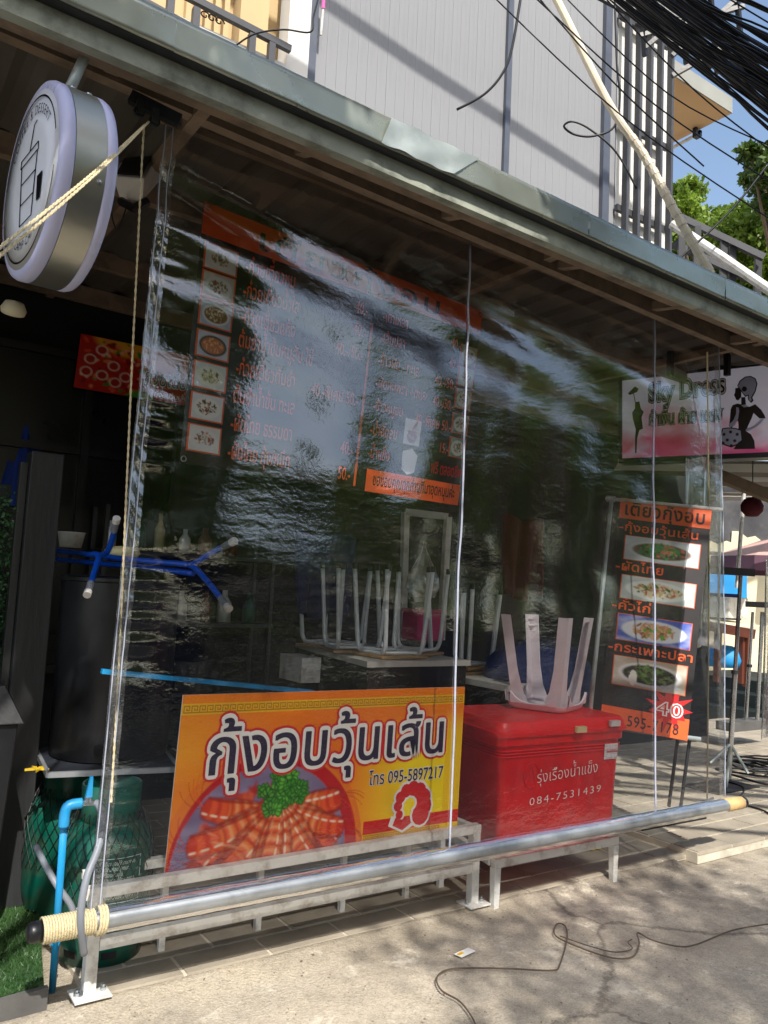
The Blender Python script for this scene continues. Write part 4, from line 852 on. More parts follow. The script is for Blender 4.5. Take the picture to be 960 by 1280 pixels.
# ================================================================== GAS CYLINDERS, TRAY, DRUM
def cyl_tex(root, c, r, rows):
    for (s, th0, th1, z, em, bold) in rows:
        V, F, wd = layout(s, bold, .02); P = []
        for x, y in V: t = th0 + (th1 - th0) * x / wd; P.append((c[0] + (r + .002) * cos(t), c[1] + (r + .002) * sin(t), c[2] + z + y * em))
        link('stencil_lettering', P, F, M['white_print'], root)
def gas(c, label, full=True):
    g_ = thing('gas_cylinder', label, 'gas cylinder', c); r = .178
    b = MB().lathe([(.13, .0), (.14, .0), (.145, .03), (.145, .05)], c, 40); 
    pr = [(.150, .012), (.152, .0), (.157, .0), (.160, .07), (.172, .10), (.178, .14), (.178, .40), (.174, .44), (.155, .485), (.115, .515), (.06, .53), (.0, .532)]
    MB().lathe(pr, c, 48).build('shell', M['gas_green'], g_, smooth=True)
    MB().lathe([(.105, .505), (.115, .53), (.118, .66), (.113, .665), (.108, .66), (.104, .54)], c, 40).build('collar', M['gas_green'], g_, smooth=True)
    MB().lathe([(.02, .53), (.02, .58), (.014, .585), (.014, .61), (0, .612)], c, 12).build('valve', M['chrome'], g_)
    for th in (-150, -95, -40): 
        V = []
        for k in range(7):
            t = radians(th - 10 + 20 * k / 6); V += [(c[0] + .1635 * cos(t), c[1] + .1635 * sin(t), c[2] + .03), (c[0] + .167 * cos(t), c[1] + .167 * sin(t), c[2] + .058)]
        MB().add(V, [(2 * k, 2 * k + 2, 2 * k + 3, 2 * k + 1) for k in range(6)]).build('foot_slot', M['black'], g_)
    # net: two families of helices
    b = MB(); n_ = 30
    def rad(z): 
        for (r0, z0), (r1, z1) in zip(pr[:-1], pr[1:]):
            if z0 <= z <= z1: return r0 + (r1 - r0) * (z - z0) / (z1 - z0 + 1e-9)
        return .12
    for sgn in (1, -1):
        for k in range(n_):
            P = []
            for z in np.linspace(.235, .56, 18):
                rr_ = (rad(z) if z < .49 else .155 - (z - .49) * .5) + .006; t = 2 * pi * k / n_ + sgn * (z - .2) * 2.9; P.append((c[0] + rr_ * cos(t), c[1] + rr_ * sin(t), c[2] + z))
            b.tube(P, .0015, 4, caps=False)
    b.build('net', M['net'], g_)
    if full:
        cyl_tex(g_, c, r, [('15.0', radians(-102), radians(-70), .155, .055, .02), ('กก.', radians(-64), radians(-54), .165, .03, 0), ('NET WEIGHT', radians(-135), radians(-106), .158, .02, .01),
                           ('ก๊าซหุงต้ม', radians(-140), radians(-104), .205, .05, .012), ('น้ำหนักรวม', radians(-132), radians(-108), .112, .022, .005), ('GROSS WEIGHT', radians(-132), radians(-104), .088, .02, .008)]
                + [('อ่านคำเตือนก่อนใช้งานทุกครั้ง ปิดวาล์ว'[: 26 - (k % 3) * 4], radians(-122), radians(-70 - (k % 3) * 8), .385 - .021 * k, .022, .005) for k in range(7)])
        b = MB()
        def seg(t0, t1, z0, z1, n_=10): b.tube([(c[0] + .18 * cos(t), c[1] + .18 * sin(t), c[2] + z) for t, z in zip(np.linspace(radians(t0), radians(t1), n_), np.linspace(z0, z1, n_))], .0012, 4)
        seg(-126, -62, .41, .41); seg(-126, -62, .243, .243); seg(-62, -62, .41, .243); seg(-126, -126, .41, .243); b.build('label_frame', M['white_print'], g_)
    return g_
gas(np.array([1.03, 3.40, 0]), 'dark green gas cylinder in a black net behind the blue pipe')
gas(np.array([.98, 3.86, 0]), 'second gas cylinder in shadow behind the netted one, mostly hidden', False)
tr_ = thing('black_tray', 'charcoal board with aluminium edging lying over the gas cylinders', 'tray', (1.1, 3.6, .67))
ta = [on(55, 957, 2, .69), on(213, 953, 2, .69), on(158, 905, 2, .69), on(38, 935, 2, .69)]
ta = [np.array([.80, 3.52, .69]), np.array([1.315, 3.42, .69]), np.array([1.44, 4.08, .69]), np.array([.86, 4.10, .69])]
MB().hexa([p + np.array([0, 0, -.014]) for p in ta] + ta).build('board', M['tray'], tr_)
for a_, c_ in ((0, 1), (1, 2), (3, 0)): MB().beam(ta[a_] + np.array([0, 0, -.006]), ta[c_] + np.array([0, 0, -.006]), .016, .022).build('edging', M['alu'], tr_)
p = ta[0] + np.array([-.02, .10, .0]); b = MB()
for k in range(5): a_ = k * 1.26 + .3; b.hexa([p + np.array([0, 0, -.005]), p + np.array([cos(a_) * .02, sin(a_) * .02, -.004]), p + np.array([cos(a_ + .3) * .05, sin(a_ + .3) * .05, -.006]), p + np.array([cos(a_ + .8) * .02, sin(a_ + .8) * .02, -.004])] + [p + np.array([0, 0, .005]), p + np.array([cos(a_) * .02, sin(a_) * .02, .005]), p + np.array([cos(a_ + .3) * .05, sin(a_ + .3) * .05, .004]), p + np.array([cos(a_ + .8) * .02, sin(a_ + .8) * .02, .005])])
tag(b.build('tape_knot', M['yellow']), 'crumpled yellow tape tied on the left corner of the black tray', 'tape')
dr = thing('black_drum', 'tall matt black drum standing on the charcoal tray', 'drum', (1.16, 3.83, .692)); dc = np.array([1.13, 3.83, .692])
MB().lathe([(.245, 0), (.255, .004), (.258, .02), (.262, .03), (.266, .78), (.272, .785), (.272, .80), (.262, .805)], dc, 56).build('shell', M['black'], dr, auto=True)
MB().lathe([(.262, .80), (.25, .812), (0, .815)], dc, 56).build('lid', M['black'], dr, auto=True)
# ================================================================== BLUE TUBULAR LEGS
bl = thing('blue_folding_legs', 'bright blue tubular table legs with white capped feet lying on the drum', 'table legs', at(170, 700, 3.6))
d1 = 3.3
def bt(pts, ds, r=.0125): return MB().tube(smooth_pts([at(u_, v_, d) for (u_, v_), d in zip(pts, ds)], 6), r, 12)
bt([(66, 688), (95, 691), (128, 695), (160, 699), (240, 706)], (4.1, 3.9, 3.7, 3.6, 3.5)).build('tube', M['blue_steel'], bl, smooth=True)
bt([(64, 698), (110, 703), (180, 709), (242, 717)], (4.15, 3.85, 3.65, 3.5)).build('tube', M['blue_steel'], bl, smooth=True)
legs = [((127, 694), (134, 690), (140, 675), (145, 652), (3.6, 3.55, 3.5, 3.42)), ((118, 692), (123, 696), (118, 715), (110, 740), (3.55, 3.5, 3.42, 3.3)), ((236, 707), (245, 703), (265, 691), (290, 678), (3.5, 3.48, 3.4, 3.3)), ((238, 706), (246, 712), (262, 730), (284, 758), (3.5, 3.46, 3.38, 3.26))]
for a_, b_, c_, d_, ds in legs:
    bt([a_, b_, c_, d_], ds, .0125).build('leg', M['blue_steel'], bl, smooth=True)
    e0 = at(*c_, ds[2]); e1 = at(*d_, ds[3]); dv = nrm(e1 - e0)
    MB().tube([e1 - dv * .004, e1 + dv * .022], .0165, 12).build('foot_cap', M['white_paint'], bl)
    b = MB()
    for k in range(9): q = e1 - dv * (.01 + .0062 * k); b.tube([q, q - dv * .005], .0138 + .001 * (k % 2), 10)
    b.build('thread_binding', M['grey_hose'], bl)
tag(MB().beam(at(127, 839, 3.15), at(392, 865, 3.62), .03, .018).build('blue_pole', M['blue_pipe']), 'light blue square pole lying level behind the shrimp poster', 'pole')
b = MB(); p = at(152, 697, 3.75); b.lathe([(.07, 0), (.08, .02), (.078, .035), (.05, .05), (0, .055)], p, 20); tag(b.build('cream_cap', M['cream_plastic'], smooth=True), 'upturned cream plastic dish behind the blue legs', 'dish')
p = at(88, 684, 4.3); b = MB()
bk = thing('white_basket', 'small white plastic basket beside the black post', 'basket', p)
MB().lathe([(.055, 0), (.07, .075), (.075, .08), (.066, .078), (.05, .004)], p, 20).build('tub', M['white_paint'], bk, smooth=True)
# ================================================================== BLUE WATER PIPE, TAP, HOSE
wp = thing('blue_water_pipe', 'light blue pvc standpipe with elbow and lever tap at the left foot of the stall', 'pipe', (.78, 3.02, -.03))
P0 = on(65, 1240, 2, -.03); x0, y0 = P0[0], P0[1]; zt = .665
tp_ = at(82, 1006, 2.80)
MB().tube([np.array([x0, y0, -.03]), tp_ + np.array([0, 0, -.05])], .0125, 14).build('pipe', M['blue_pipe'], wp, smooth=True)
MB().tube([np.array([x0, y0, -.03]) * .74 + tp_ * .26, np.array([x0, y0, -.03]) * .72 + tp_ * .28], .0155, 14).build('joint', M['blue_pipe'], wp, smooth=True)
el = smooth_pts([tp_ + np.array([0, 0, -.075]), tp_ + np.array([0, 0, -.03]), tp_ + np.array([.012, 0, -.004]), tp_ + np.array([.055, .0, 0])], 5)
MB().tube(el, .0185, 14).build('elbow', M['blue_pipe'], wp, smooth=True)
MB().tube([tp_ + np.array([.05, 0, 0]), tp_ + np.array([.10, 0, -.004])], .010, 12).build('tap', M['chrome'], wp); MB().tube([tp_ + np.array([.075, 0, 0]), tp_ + np.array([.075, 0, .02])], .012, 10).build('tap', M['chrome'], wp)
MB().hexa([tp_ + np.array(q) for q in ((.066, -.006, .018), (.088, -.006, .018), (.088, .006, .022), (.066, .006, .022), (.076, -.006, .09), (.086, -.006, .09), (.086, .006, .09), (.076, .006, .09))]).build('tap_lever', M['blue_pipe'], wp)
hs = MB().tube(smooth_pts([tp_ + np.array([.105, 0, -.004]), at(126, 1012, 2.82), at(129, 1030, 2.78), at(122, 1062, 2.72), at(109, 1095, 2.66), at(102, 1130, 2.63), at(101, 1160, 2.63), at(105, 1192, 2.68)], 6), .0125, 12).build('grey_hose', M['grey_hose'], smooth=True); tag(hs, 'grey hose dropping from the tap in front of the white leg', 'hose')
tag(MB().tube(smooth_pts([at(45, 1058, 3.1), at(56, 1080, 3.0), at(72, 1108, 2.95), at(90, 1135, 2.95), at(96, 1170, 2.95)], 6), .012, 10).build('grey_hose', M['grey_hose'], smooth=True), 'grey hose passing behind the blue pipe and over the turf', 'hose')
# ================================================================== POST, PLANTER, HEDGE, BLOCK
pt0 = at(18, 1062, 4.1)
p_ = on(68, 562, 1, 3.9); xq = .78
bp_ = thing('black_post', 'thick worn black wooden post at the left of the stall', 'post', (.75, 3.9, .05))
MB().box((.69, 3.86, .05), (.83, 3.98, 2.05)).build('post', M['black_wood'], bp_, bevel=.004); MB().box((.655, 3.9, .05), (.688, 3.95, 2.0)).build('batten', M['black_wood'], bp_, bevel=.003)
hg = thing('artificial_hedge', 'panel of artificial green hedge left of the black post', 'hedge', (.3, 4.0, .9))
MB().box((-.4, 4.02, .95), (.645, 4.05, 1.90)).build('backing', M['dark_green'], hg)
leaf_cloud('leaves', [(x, 3.99, z, .1) for x in np.arange(-.3, .62, .1) for z in np.arange(1., 1.9, .1)], 15000, .021, M['hedge'], hg, 4, flat=.9)
pb = thing('black_planter', 'tall black square planter with a sloping rim at the left edge', 'planter', (.55, 3.45, .05))
MB().hexa([(.30, 3.42, .05), (.60, 3.42, .05), (.60, 3.70, .05), (.30, 3.70, .05), (.26, 3.38, .92), (.645, 3.38, .92), (.645, 3.74, .92), (.26, 3.74, .92)]).build('pot', M['black'], pb, bevel=.006)
MB().hexa([(.24, 3.36, .921), (.665, 3.36, .921), (.665, 3.76, .921), (.24, 3.76, .921), (.24, 3.42, 1.06), (.60, 3.46, 1.06), (.60, 3.72, 1.06), (.24, 3.72, 1.06)]).build('rim', M['black'], pb, bevel=.005)
o = MB().hexa([(.38, 3.17, .055), (.61, 3.2, .055), (.60, 3.38, .055), (.36, 3.35, .055), (.38, 3.17, .20), (.60, 3.2, .21), (.59, 3.38, .205), (.36, 3.35, .20)]).build('grey_block', M['block'], bevel=.012); tag(o, 'weathered grey concrete block sitting on the turf at the left edge', 'block')
# ================================================================== SPEAKER / PROJECTOR HANGING BOX
hb = thing('hanging_white_box', 'white wedge shaped box hanging under the roof behind the rope', 'ceiling box', at(170, 215, 3.6))
q = [at(140, 222, 3.5), at(178, 228, 3.4), at(193, 185, 3.5), at(166, 180, 3.6)]
lo = [at(150, 250, 3.5), at(176, 254, 3.4), at(212, 214, 3.5), at(196, 190, 3.7)]
MB().hexa([at(150, 250, 3.5), at(178, 252, 3.4), at(210, 215, 3.6), at(190, 205, 3.75), at(140, 220, 3.5), at(180, 223, 3.4), at(205, 183, 3.6), at(165, 180, 3.75)]).build('case', M['plaster'], hb, bevel=.006)
MB().hexa([at(146, 218, 3.47), at(178, 220, 3.37), at(196, 181, 3.57), at(168, 179, 3.7), at(146, 215, 3.47), at(178, 217, 3.37), at(196, 178, 3.57), at(168, 176, 3.7)]).build('dark_panel', M['black'], hb)
MB().tube([at(152, 252, 3.45), at(168, 260, 3.38), at(184, 252, 3.42)], .02, 10).build('lens', M['black'], hb)
cable([(158, 225), (160, 250), (148, 285), (141, 275), (135, 235)], 3.5, .004, 'thin black wire looping below the hanging white box', 'wire')
rd = MB().lathe([(.0, 0), (.05, .0), (.055, .02), (.04, .05), (.0, .06)], at(16, 392, 3.6), 20, ax=(0, -.5, .8)); tag(rd.build('round_ceiling_lamp', M['cream_wall'], smooth=True), 'round pale lamp hanging below the round sign', 'lamp')
cable([(0, 404), (30, 407), (62, 414), (90, 424), (130, 428), (160, 428)], 5.6, .012, 'cream conduit running along the dark back wall', 'pipe', m='conduit')
# ================================================================== MENU BANNER
my = 3.5
c4 = [on(255, 252, 1, my), on(603, 390, 1, my), on(225, 578, 1, my), on(573, 632, 1, my)]
mn = thing('menu_banner', 'large black menu banner with orange header and lettering behind the curtain', 'banner', c4[2]); pt = Patch(*c4)
V = []; nA, nB = 24, 14
for t in np.linspace(0, 1, nB):
    for s in np.linspace(0, 1, nA): V.append(pt.p(s, t, -.006 + .004 * sin(s * 9) * t - .003 * sin(t * 7)))
V2 = [np.array(v) - pt.n * .003 for v in V]; i = np.arange(nA * nB).reshape(nB, nA); F = np.stack([i[:-1, :-1], i[1:, :-1], i[1:, 1:], i[:-1, 1:]], -1).reshape(-1, 4)
V = [pt.p(s, t, -.001) for t in np.linspace(0, 1, nB) for s in np.linspace(0, 1, nA)]
o = link('banner_cloth', V, F, M['black_print'], mn); md = o.modifiers.new('t', 'SOLIDIFY'); md.thickness = .003; md.offset = -1 if True else 1
quads_on(pt, [(0, 0, 1, .125)], M['orange_print'], 'header_band', mn, .003); quads_on(pt, [(.565, .25, .573, .985)], M['orange_print'], 'divider_line', mn, .003)
quads_on(pt, [(.61, .90, .995, 1.0)], M['orange_print'], 'footer_band', mn, .003)
text_on(pt, 'เตี๋ยวกุ้งอบ', .16, .84, .105, .125, M['dark_ink'], 'header_lettering', mn, .012, .005, sp=.1)
rows = [('-ก๋วยเตี๋ยวหมู', .225), ('-ก๋วยเตี๋ยวน้ำใส', .325), ('-ก๋วยเตี๋ยวแห้ง', .43), ('ต้มยำน้ำข้นหมูสับ ไข่', .525), ('-ก๋วยเตี๋ยวต้มยำ', .635), ('ต้มยำน้ำข้น ทะเล', .745), ('-ผัดไทย ธรรมดา', .855), ('-ผัดไทย กุ้ง/หมึก', .965)]
em = .085
for s, t in rows:
    w_ = layout(s)[2] * .0305; text_on(pt, s, .135, .135 + w_, t - .01, em, M['orange_print'], 'menu_line', mn, .012, .005)
for s, t in (('40.-', .225), ('40.-', .325), ('40.-/50.-', .43), ('40.-พิเศษ 50.-', .635), ('40.-', .855), ('50.-', .965)):
    w_ = layout(s)[2] * .030; text_on(pt, s, .55 - w_, .55, t - .0, em * .9, M['orange_print'], 'price', mn, .012, .005)
rows = [('-เกาเหลา', .22, '40.-'), ('-เส้นปลา', .32, '40.-'), ('-ข้าวผัด - ทะเล', .425, '40.-/50.-'), ('-ผัดกะเพรา - ทะเล', .53, '40.-/50.-'), ('-ข้าวหมูอบ', .635, '40.-พิเศษ 50.-'), ('-น้ำอัดลม', .745, '15.-'), ('-น้ำแข็ง', .85, None)]
for s, t, pr_ in rows:
    w_ = layout(s)[2] * .0285; text_on(pt, s, .605, .605 + w_, t, em * .82, M['orange_print'], 'menu_line', mn, .012, .005)
    if pr_: w_ = layout(pr_)[2] * .027; text_on(pt, pr_, .925 - w_, .925, t + .015, em * .82, M['orange_print'], 'price', mn, .012, .005)
text_on(pt, 'ฟรี ตลอดชีพ', .86, .995, .865, em * .9, M['red_ink'], 'menu_line', mn, .02, .005)
text_on(pt, 'ขอขอบคุณทุกท่านที่มาอุดหนุนค่ะ', .635, .975, .968, .075, M['dark_ink'], 'footer_lettering', mn, .012, .005)
foods = [dish(11, 'd9dce0', 'e8e8e6', ['b98d62', '8c5a3a', 'd9c9a4', '7a8f4a']), dish(12, 'c9c2b8', 'dfe3e2', ['4d7d3a', 'b54a2a', 'd9c7a0', '7a3a20']), dish(13, 'b8c4d8', 'eef0f0', ['d9c08a', 'a8743a', 'e9ddb8', '6f7d3a'], inner='8a5a2c'), dish(14, 'c3c9d6', '2e2420', ['e08a4a', 'd96a2c', 'f0b070'], inner='b96a3a'),
         dish(15, 'd3dad9', 'e6ead8', ['8f9a4a', 'd7c48c', '6b3e24', 'b5b865']), dish(16, 'dfe3e8', 'f0f0ee', ['7a2e22', 'a3563a', 'd8c8a0', '4e3a2a']), dish(17, 'e2e0dc', 'e8e8e8', ['a8302a', 'e0d5c0', '4d6b3a', 'c86a50'])]
for q, (t, cv) in enumerate(zip((.20, .31, .42, .54, .66, .78, .90), foods)):
    quads_on(pt, [(.012, t - .052, .112, t + .052)], M['orange_print'], 'photo_border', mn, .0035); cv.onto(pt, .017, t - .047, .107, t + .047, 'food_photo', M['print'], mn, .006)
for q, t in enumerate((.25, .36, .475, .60, .72)):
    cv = dish(30 + q, ['9ba8a0', 'cdd3d8', 'a9a08c', '6d7a70', '6fa088'][q], 'dfe0dc', ['5a3a26', 'a8744a', 'd4c49a', '6a7a46']); quads_on(pt, [(.925, t - .05, .998, t + .05)], M['orange_print'], 'photo_border', mn, .0035); cv.onto(pt, .93, t - .046, .994, t + .046, 'food_photo', M['print'], mn, .006)
cv = Canvas(30, 34, 'e9e4e2', 3); cv.ell(.5, .68, .3, .28, '6e2420'); cv.ell(.5, .5, .3, .08, '9c4a40'); cv.ell(.62, .25, .07, .3, 'b5463c', .6); [cv.ell(.3 + .4 * cv.rg.rand(), .6 + .2 * cv.rg.rand(), .07, .06, ['a86a60', 'c8a8a4'][q % 2]) for q in range(9)]; cv.onto(pt, .735, .635, .80, .755, 'drink_photo', M['print'], mn, .006)
poly_on(pt, [[(.738, .79), (.775, .77), (.80, .80), (.793, .88), (.765, .895), (.742, .875)]], M['white_ink'], 'ice_photo', mn, .005)
for s_, t_ in ((.008, .985), (.99, .02), (.008, .02)): 
    p = pt.p(s_, t_, .006); MB().tube([p + np.array([.012 * cos(a_), 0, .012 * sin(a_)]) for a_ in np.linspace(0, 2 * pi, 14)], .003, 5).build('grommet', M['chrome'], mn)
# ================================================================== STANDING BANNER
TL, TR, BL, BR = at(776, 622, 4.95), at(890, 636, 4.85), at(750, 906, 4.6), at(859, 926, 4.5)
sb = thing('stand_banner', 'narrow black and orange food banner on a white pipe stand right of the ice chest', 'banner stand', (4.0, 3.3, .035)); pt = Patch(TL, TR, BL, BR)
MB().hexa([pt.p(0, 1, -.003), pt.p(1, 1, -.003), pt.p(1, 1, 0), pt.p(0, 1, 0), pt.p(0, 0, -.003), pt.p(1, 0, -.003), pt.p(1, 0, 0), pt.p(0, 0, 0)]).build('banner_cloth', M['black_print'], sb)
quads_on(pt, [(0, 0, 1, .095)], M['orange_print'], 'header_band', sb, .002); quads_on(pt, [(0, .915, 1, 1)], M['orange_print'], 'footer_band', sb, .002)
text_on(pt, 'เตี๋ยวกุ้งอบ', .045, .955, .077, .085, M['dark_ink'], 'header_lettering', sb, .018, .004, sp=.04)
text_on(pt, '595-7178', .30, .90, .985, .062, M['dark_ink'], 'phone_number', sb, .005, .004, sp=.04)
for s, s1, t, e_ in (('-กุ้งอบวุ้นเส้น', .90, .150, .052), ('-ผัดไทย', .56, .330, .055), ('-คั่วไก่', .46, .503, .053), ('-กระเพาะปลา', .98, .683, .053)):
    text_on(pt, s, .01, s1, t, e_, M['orange_print'], 'menu_line', sb, .016, .004, sp=.03)
fd = [dish(41, 'c8d0d4', 'd8dedc', ['2f8f3a', '46a84a', '2a7a30', 'c0603a', 'd9805a', '3a3024'], 72, 30, 150, .44, .36, '6a4a3a'), dish(42, 'b9c4c0', 'e2e6e0', ['e0d3ac', 'd9c890', 'c0604a', '3a6a3c', 'e8dcc0', 'b89a60'], 72, 30, 130), dish(43, '4a62b8', 'dfe2e6', ['c88a5a', 'd9a878', '5fae3a', '8a5a3a', 'e0b890'], 72, 32, 140), dish(44, 'b9a890', 'e4e2de', ['3a4a20', '5a7a30', '2a2014', '6a8a3a', '3e2a18'], 72, 32, 130, inner='2e2418')]
fd[3].ell(.28, .68, .055, .12, 'f0ede4'); fd[3].ell(.75, .84, .2, .03, 'c9cbd0', -.1)
for cv, (t0, t1) in zip(fd, ((.172, .278), (.350, .452), (.522, .632), (.703, .822))):
    quads_on(pt, [(.085, t0 - .003, .925, t1 + .003)], M['orange_print'], 'photo_border', sb, .0025); cv.onto(pt, .095, t0, .915, t1, 'food_photo', M['print'], sb, .005)
pl = []
for k in range(22): a_ = 2 * pi * k / 22; r_ = (.27 if k % 2 == 0 else .15) * (1 + .15 * sin(k * 2.3)); pl.append((.76 + r_ * cos(a_), .885 + r_ * .32 * sin(a_)))
poly_on(pt, [pl], M['red_ink'], 'starburst', sb, .0035)
text_on(pt, '40', .62, .93, .915, .075, M['white_ink'], 'price', sb, .05, .0055, sp=.05); text_on(pt, '40', .62, .93, .915, .075, M['red_ink'], 'price', sb, -.012, .0065, sp=.05)
L0, L1 = at(764, 627, 4.93), at(728, 985, 4.55)
MB().tube([L0, L0 * .45 + L1 * .55, L1], .013, 10).build('pole', M['galv_light'], sb, smooth=True)
MB().tube([at(757, 623, 4.95), at(903, 637, 4.84)], .011, 10).build('top_pipe', M['white_paint'], sb, smooth=True); MB().tube([at(760, 909, 4.6), at(876, 924, 4.5)], .012, 10).build('bottom_pipe', M['galv_light'], sb, smooth=True)
MB().tube([at(758, 623, 4.95), at(769, 624, 4.94)], .019, 10).build('elbow', M['galv_light'], sb)
for u_ in (847, 862): MB().tube([at(u_, 925, 4.55), at(u_ - 11, 1008, 4.55)], .010, 8).build('pole', M['steel_dark'], sb)
MB().beam(on(800, 1035, 2, .05), on(880, 1020, 2, .05), .04, .03).build('foot', M['black'], sb)
# clear plastic bag over the banner's top right corner
# ================================================================== DRESS SHOP SIGN
TL, BL = on(778, 476, 0, 5.0), on(778, 573, 0, 5.0); TR, BR = on(1000, 452, 0, 5.42), on(1000, 563.5, 0, 5.42); pt = Patch(TL, TR, BL, BR)
ds = thing('dress_shop_sign', 'pink and white light box sign of a dress shop with a lady carrying a bag', 'sign', (5.2, 3.4, 2.55)); nv = pt.n
def slab(p_, s0, t0, s1, t1, a_, b_, m, name, par): return MB().hexa([p_.p(s0, t1, a_), p_.p(s1, t1, a_), p_.p(s1, t1, b_), p_.p(s0, t1, b_), p_.p(s0, t0, a_), p_.p(s1, t0, a_), p_.p(s1, t0, b_), p_.p(s0, t0, b_)]).build(name, m, par)
slab(pt, 0, 0, 1, 1, -.12, 0, M['black'], 'case', ds)
slab(pt, -.02, -.06, 1.02, -.002, -.12, .01, M['black'], 'frame', ds); slab(pt, -.02, 1.002, 1.02, 1.06, -.12, .01, M['black'], 'frame', ds); slab(pt, -.022, -.002, -.002, 1.002, -.12, .01, M['black'], 'frame', ds)
c = Canvas(150, 64, 'd9d6e6', 9); c.mix(np.clip((c.noise(3) - .42) * 4, 0, 1) * np.clip((c.y - .25) * 1.6 + (.35 - c.x), 0, 1), 'e04a78'); c.mix(np.clip((c.noise(4) - .5) * 5, 0, 1) * np.clip((c.y - .55) * 3, 0, 1), 'c82a5c'); c.mix(np.clip((c.y - .8) * 4, 0, 1) * .7, 'f06aa8'); c.mix(np.clip((c.x - .85) * 5, 0, 1) * np.clip((c.y - .7) * 5, 0, 1), 'd8287a'); c.mix(np.clip((c.noise(5) - .55) * 5, 0, 1) * .35, 'f3e9f2')
c.onto(pt, 0, 0, 1, 1, 'printed_face', M['print_added_glow'], ds, .002)
def U(u_, v_): 
    s = (u_ - 778) / 222.; tp = 476 - 24 * s; bt_ = 573 - 9.5 * s; return (s * 1.0, (v_ - tp) / (bt_ - tp))
def SK(pts, m, name, l=.005): return poly_on(pt, [[U(*p) for p in pts]], m, name, ds, l)
for off, mm, lf in ((.075, 'dark_ink', .004), (.04, 'white_ink', .0055), (-.0, 'dark_ink', .007)):
    text_on(pt, 'Sky Dress', .165, .615, .31, .33, M[mm], 'sign_lettering', ds, off, lf, tb1=.27, sp=.03)
    text_on(pt, 'ผ้าพื้น ฝ้าย เดรส', .165, .60, .60, .215, M[mm], 'sign_lettering', ds, off * 1.1, lf, tb1=.60)
def ZK(pts): return [(770 + x / 5.05, 440 + y / 5.05) for x, y in pts]
SK(ZK([(770, 335), (800, 325), (828, 332), (870, 347), (905, 330), (940, 365), (960, 400), (966, 420), (930, 420), (895, 385), (884, 420), (862, 468), (852, 500), (880, 520), (900, 560), (904, 611), (775, 613), (790, 590), (800, 520), (806, 470), (802, 432), (782, 450), (765, 480), (748, 470), (753, 420), (758, 360)]), M['dark_ink'], 'lady_silhouette')
SK(ZK([(822, 285), (846, 285), (850, 330), (838, 342), (822, 332)]), M['dark_ink'], 'lady_silhouette')
SK(ZK([(786, 228), (806, 224), (822, 250), (822, 285), (803, 306), (790, 300), (786, 288), (778, 272), (784, 255)]), M['dark_ink'], 'lady_face')
SK(ZK([(798, 212), (812, 180), (845, 154), (880, 150), (908, 166), (919, 200), (908, 250), (888, 288), (896, 308), (880, 322), (862, 300), (862, 276), (846, 284), (824, 252), (806, 226)]), M['dark_ink'], 'lady_hat', .0055)
SK(ZK([(804, 212), (818, 184), (848, 160), (878, 156), (902, 170), (912, 202), (902, 246), (880, 286), (886, 306), (874, 312), (868, 300), (868, 268), (846, 276), (828, 248), (812, 224)]), M['sign_rim'], 'lady_hat', .0062)
SK(ZK([(824, 232), (836, 216), (852, 220), (858, 236), (846, 250), (830, 248)]), M['dark_ink'], 'hat_flower', .007)
SK(ZK([(792, 348), (806, 352), (810, 372), (803, 420), (784, 462), (758, 474), (744, 462), (774, 432), (790, 392)]), M['sign_rim'], 'lady_glove', .006)
SK(ZK([(958, 424), (938, 452), (904, 480), (868, 500), (846, 496), (856, 482), (892, 470), (928, 434), (942, 420)]), M['sign_rim'], 'lady_glove', .006)
SK(ZK([(820, 336), (838, 350), (866, 345), (850, 332)]), M['sign_rim'], 'lady_collar', .006)
SK(ZK([(705, 482), (740, 476), (790, 480), (825, 492), (832, 560), (800, 587), (760, 602), (715, 587), (692, 560), (698, 512)]), M['dark_ink'], 'lady_bag', .0062)
SK(ZK([(711, 488), (742, 483), (788, 487), (818, 497), (824, 556), (796, 580), (760, 594), (720, 580), (700, 557), (705, 515)]), M['sign_rim'], 'lady_bag', .007)
for q, (x, y) in enumerate(((912, 543), (920, 540), (928, 543), (916, 550), (925, 551), (911, 554), (931, 554), (921, 557))):
    SK([(x + 2.6 * cos(a_) * (1 if k % 2 else .55), y + 2.6 * sin(a_) * (1 if k % 2 else .55)) for k, a_ in enumerate(np.linspace(0, 2 * pi, 16, endpoint=False))], M['dark_ink'], 'bag_flower', .0078)
SK([(786, 492), (796, 483), (801, 486), (799, 490), (789, 494)], M['dark_ink'], 'parasol_drawing'); SK([(793, 490), (794, 490), (797, 503), (796, 504)], M['dark_ink'], 'parasol_drawing')
SK([(796, 503), (802, 502), (804, 511), (808, 515), (805, 522), (807, 536), (802, 538), (799, 548), (798, 566), (796, 567), (796, 548), (797, 537), (793, 524), (792, 516), (796, 511)], M['dark_ink'], 'lady_silhouette')
for u_ in (838, 909, 985): 
    a_ = at(u_, 452, 5.6); MB().beam(a_ - np.array([0, 0, .1]), a_ + np.array([0, 0, .42]), .035, .035, (0, 1, 0)).build('hanger', M['black'], ds)
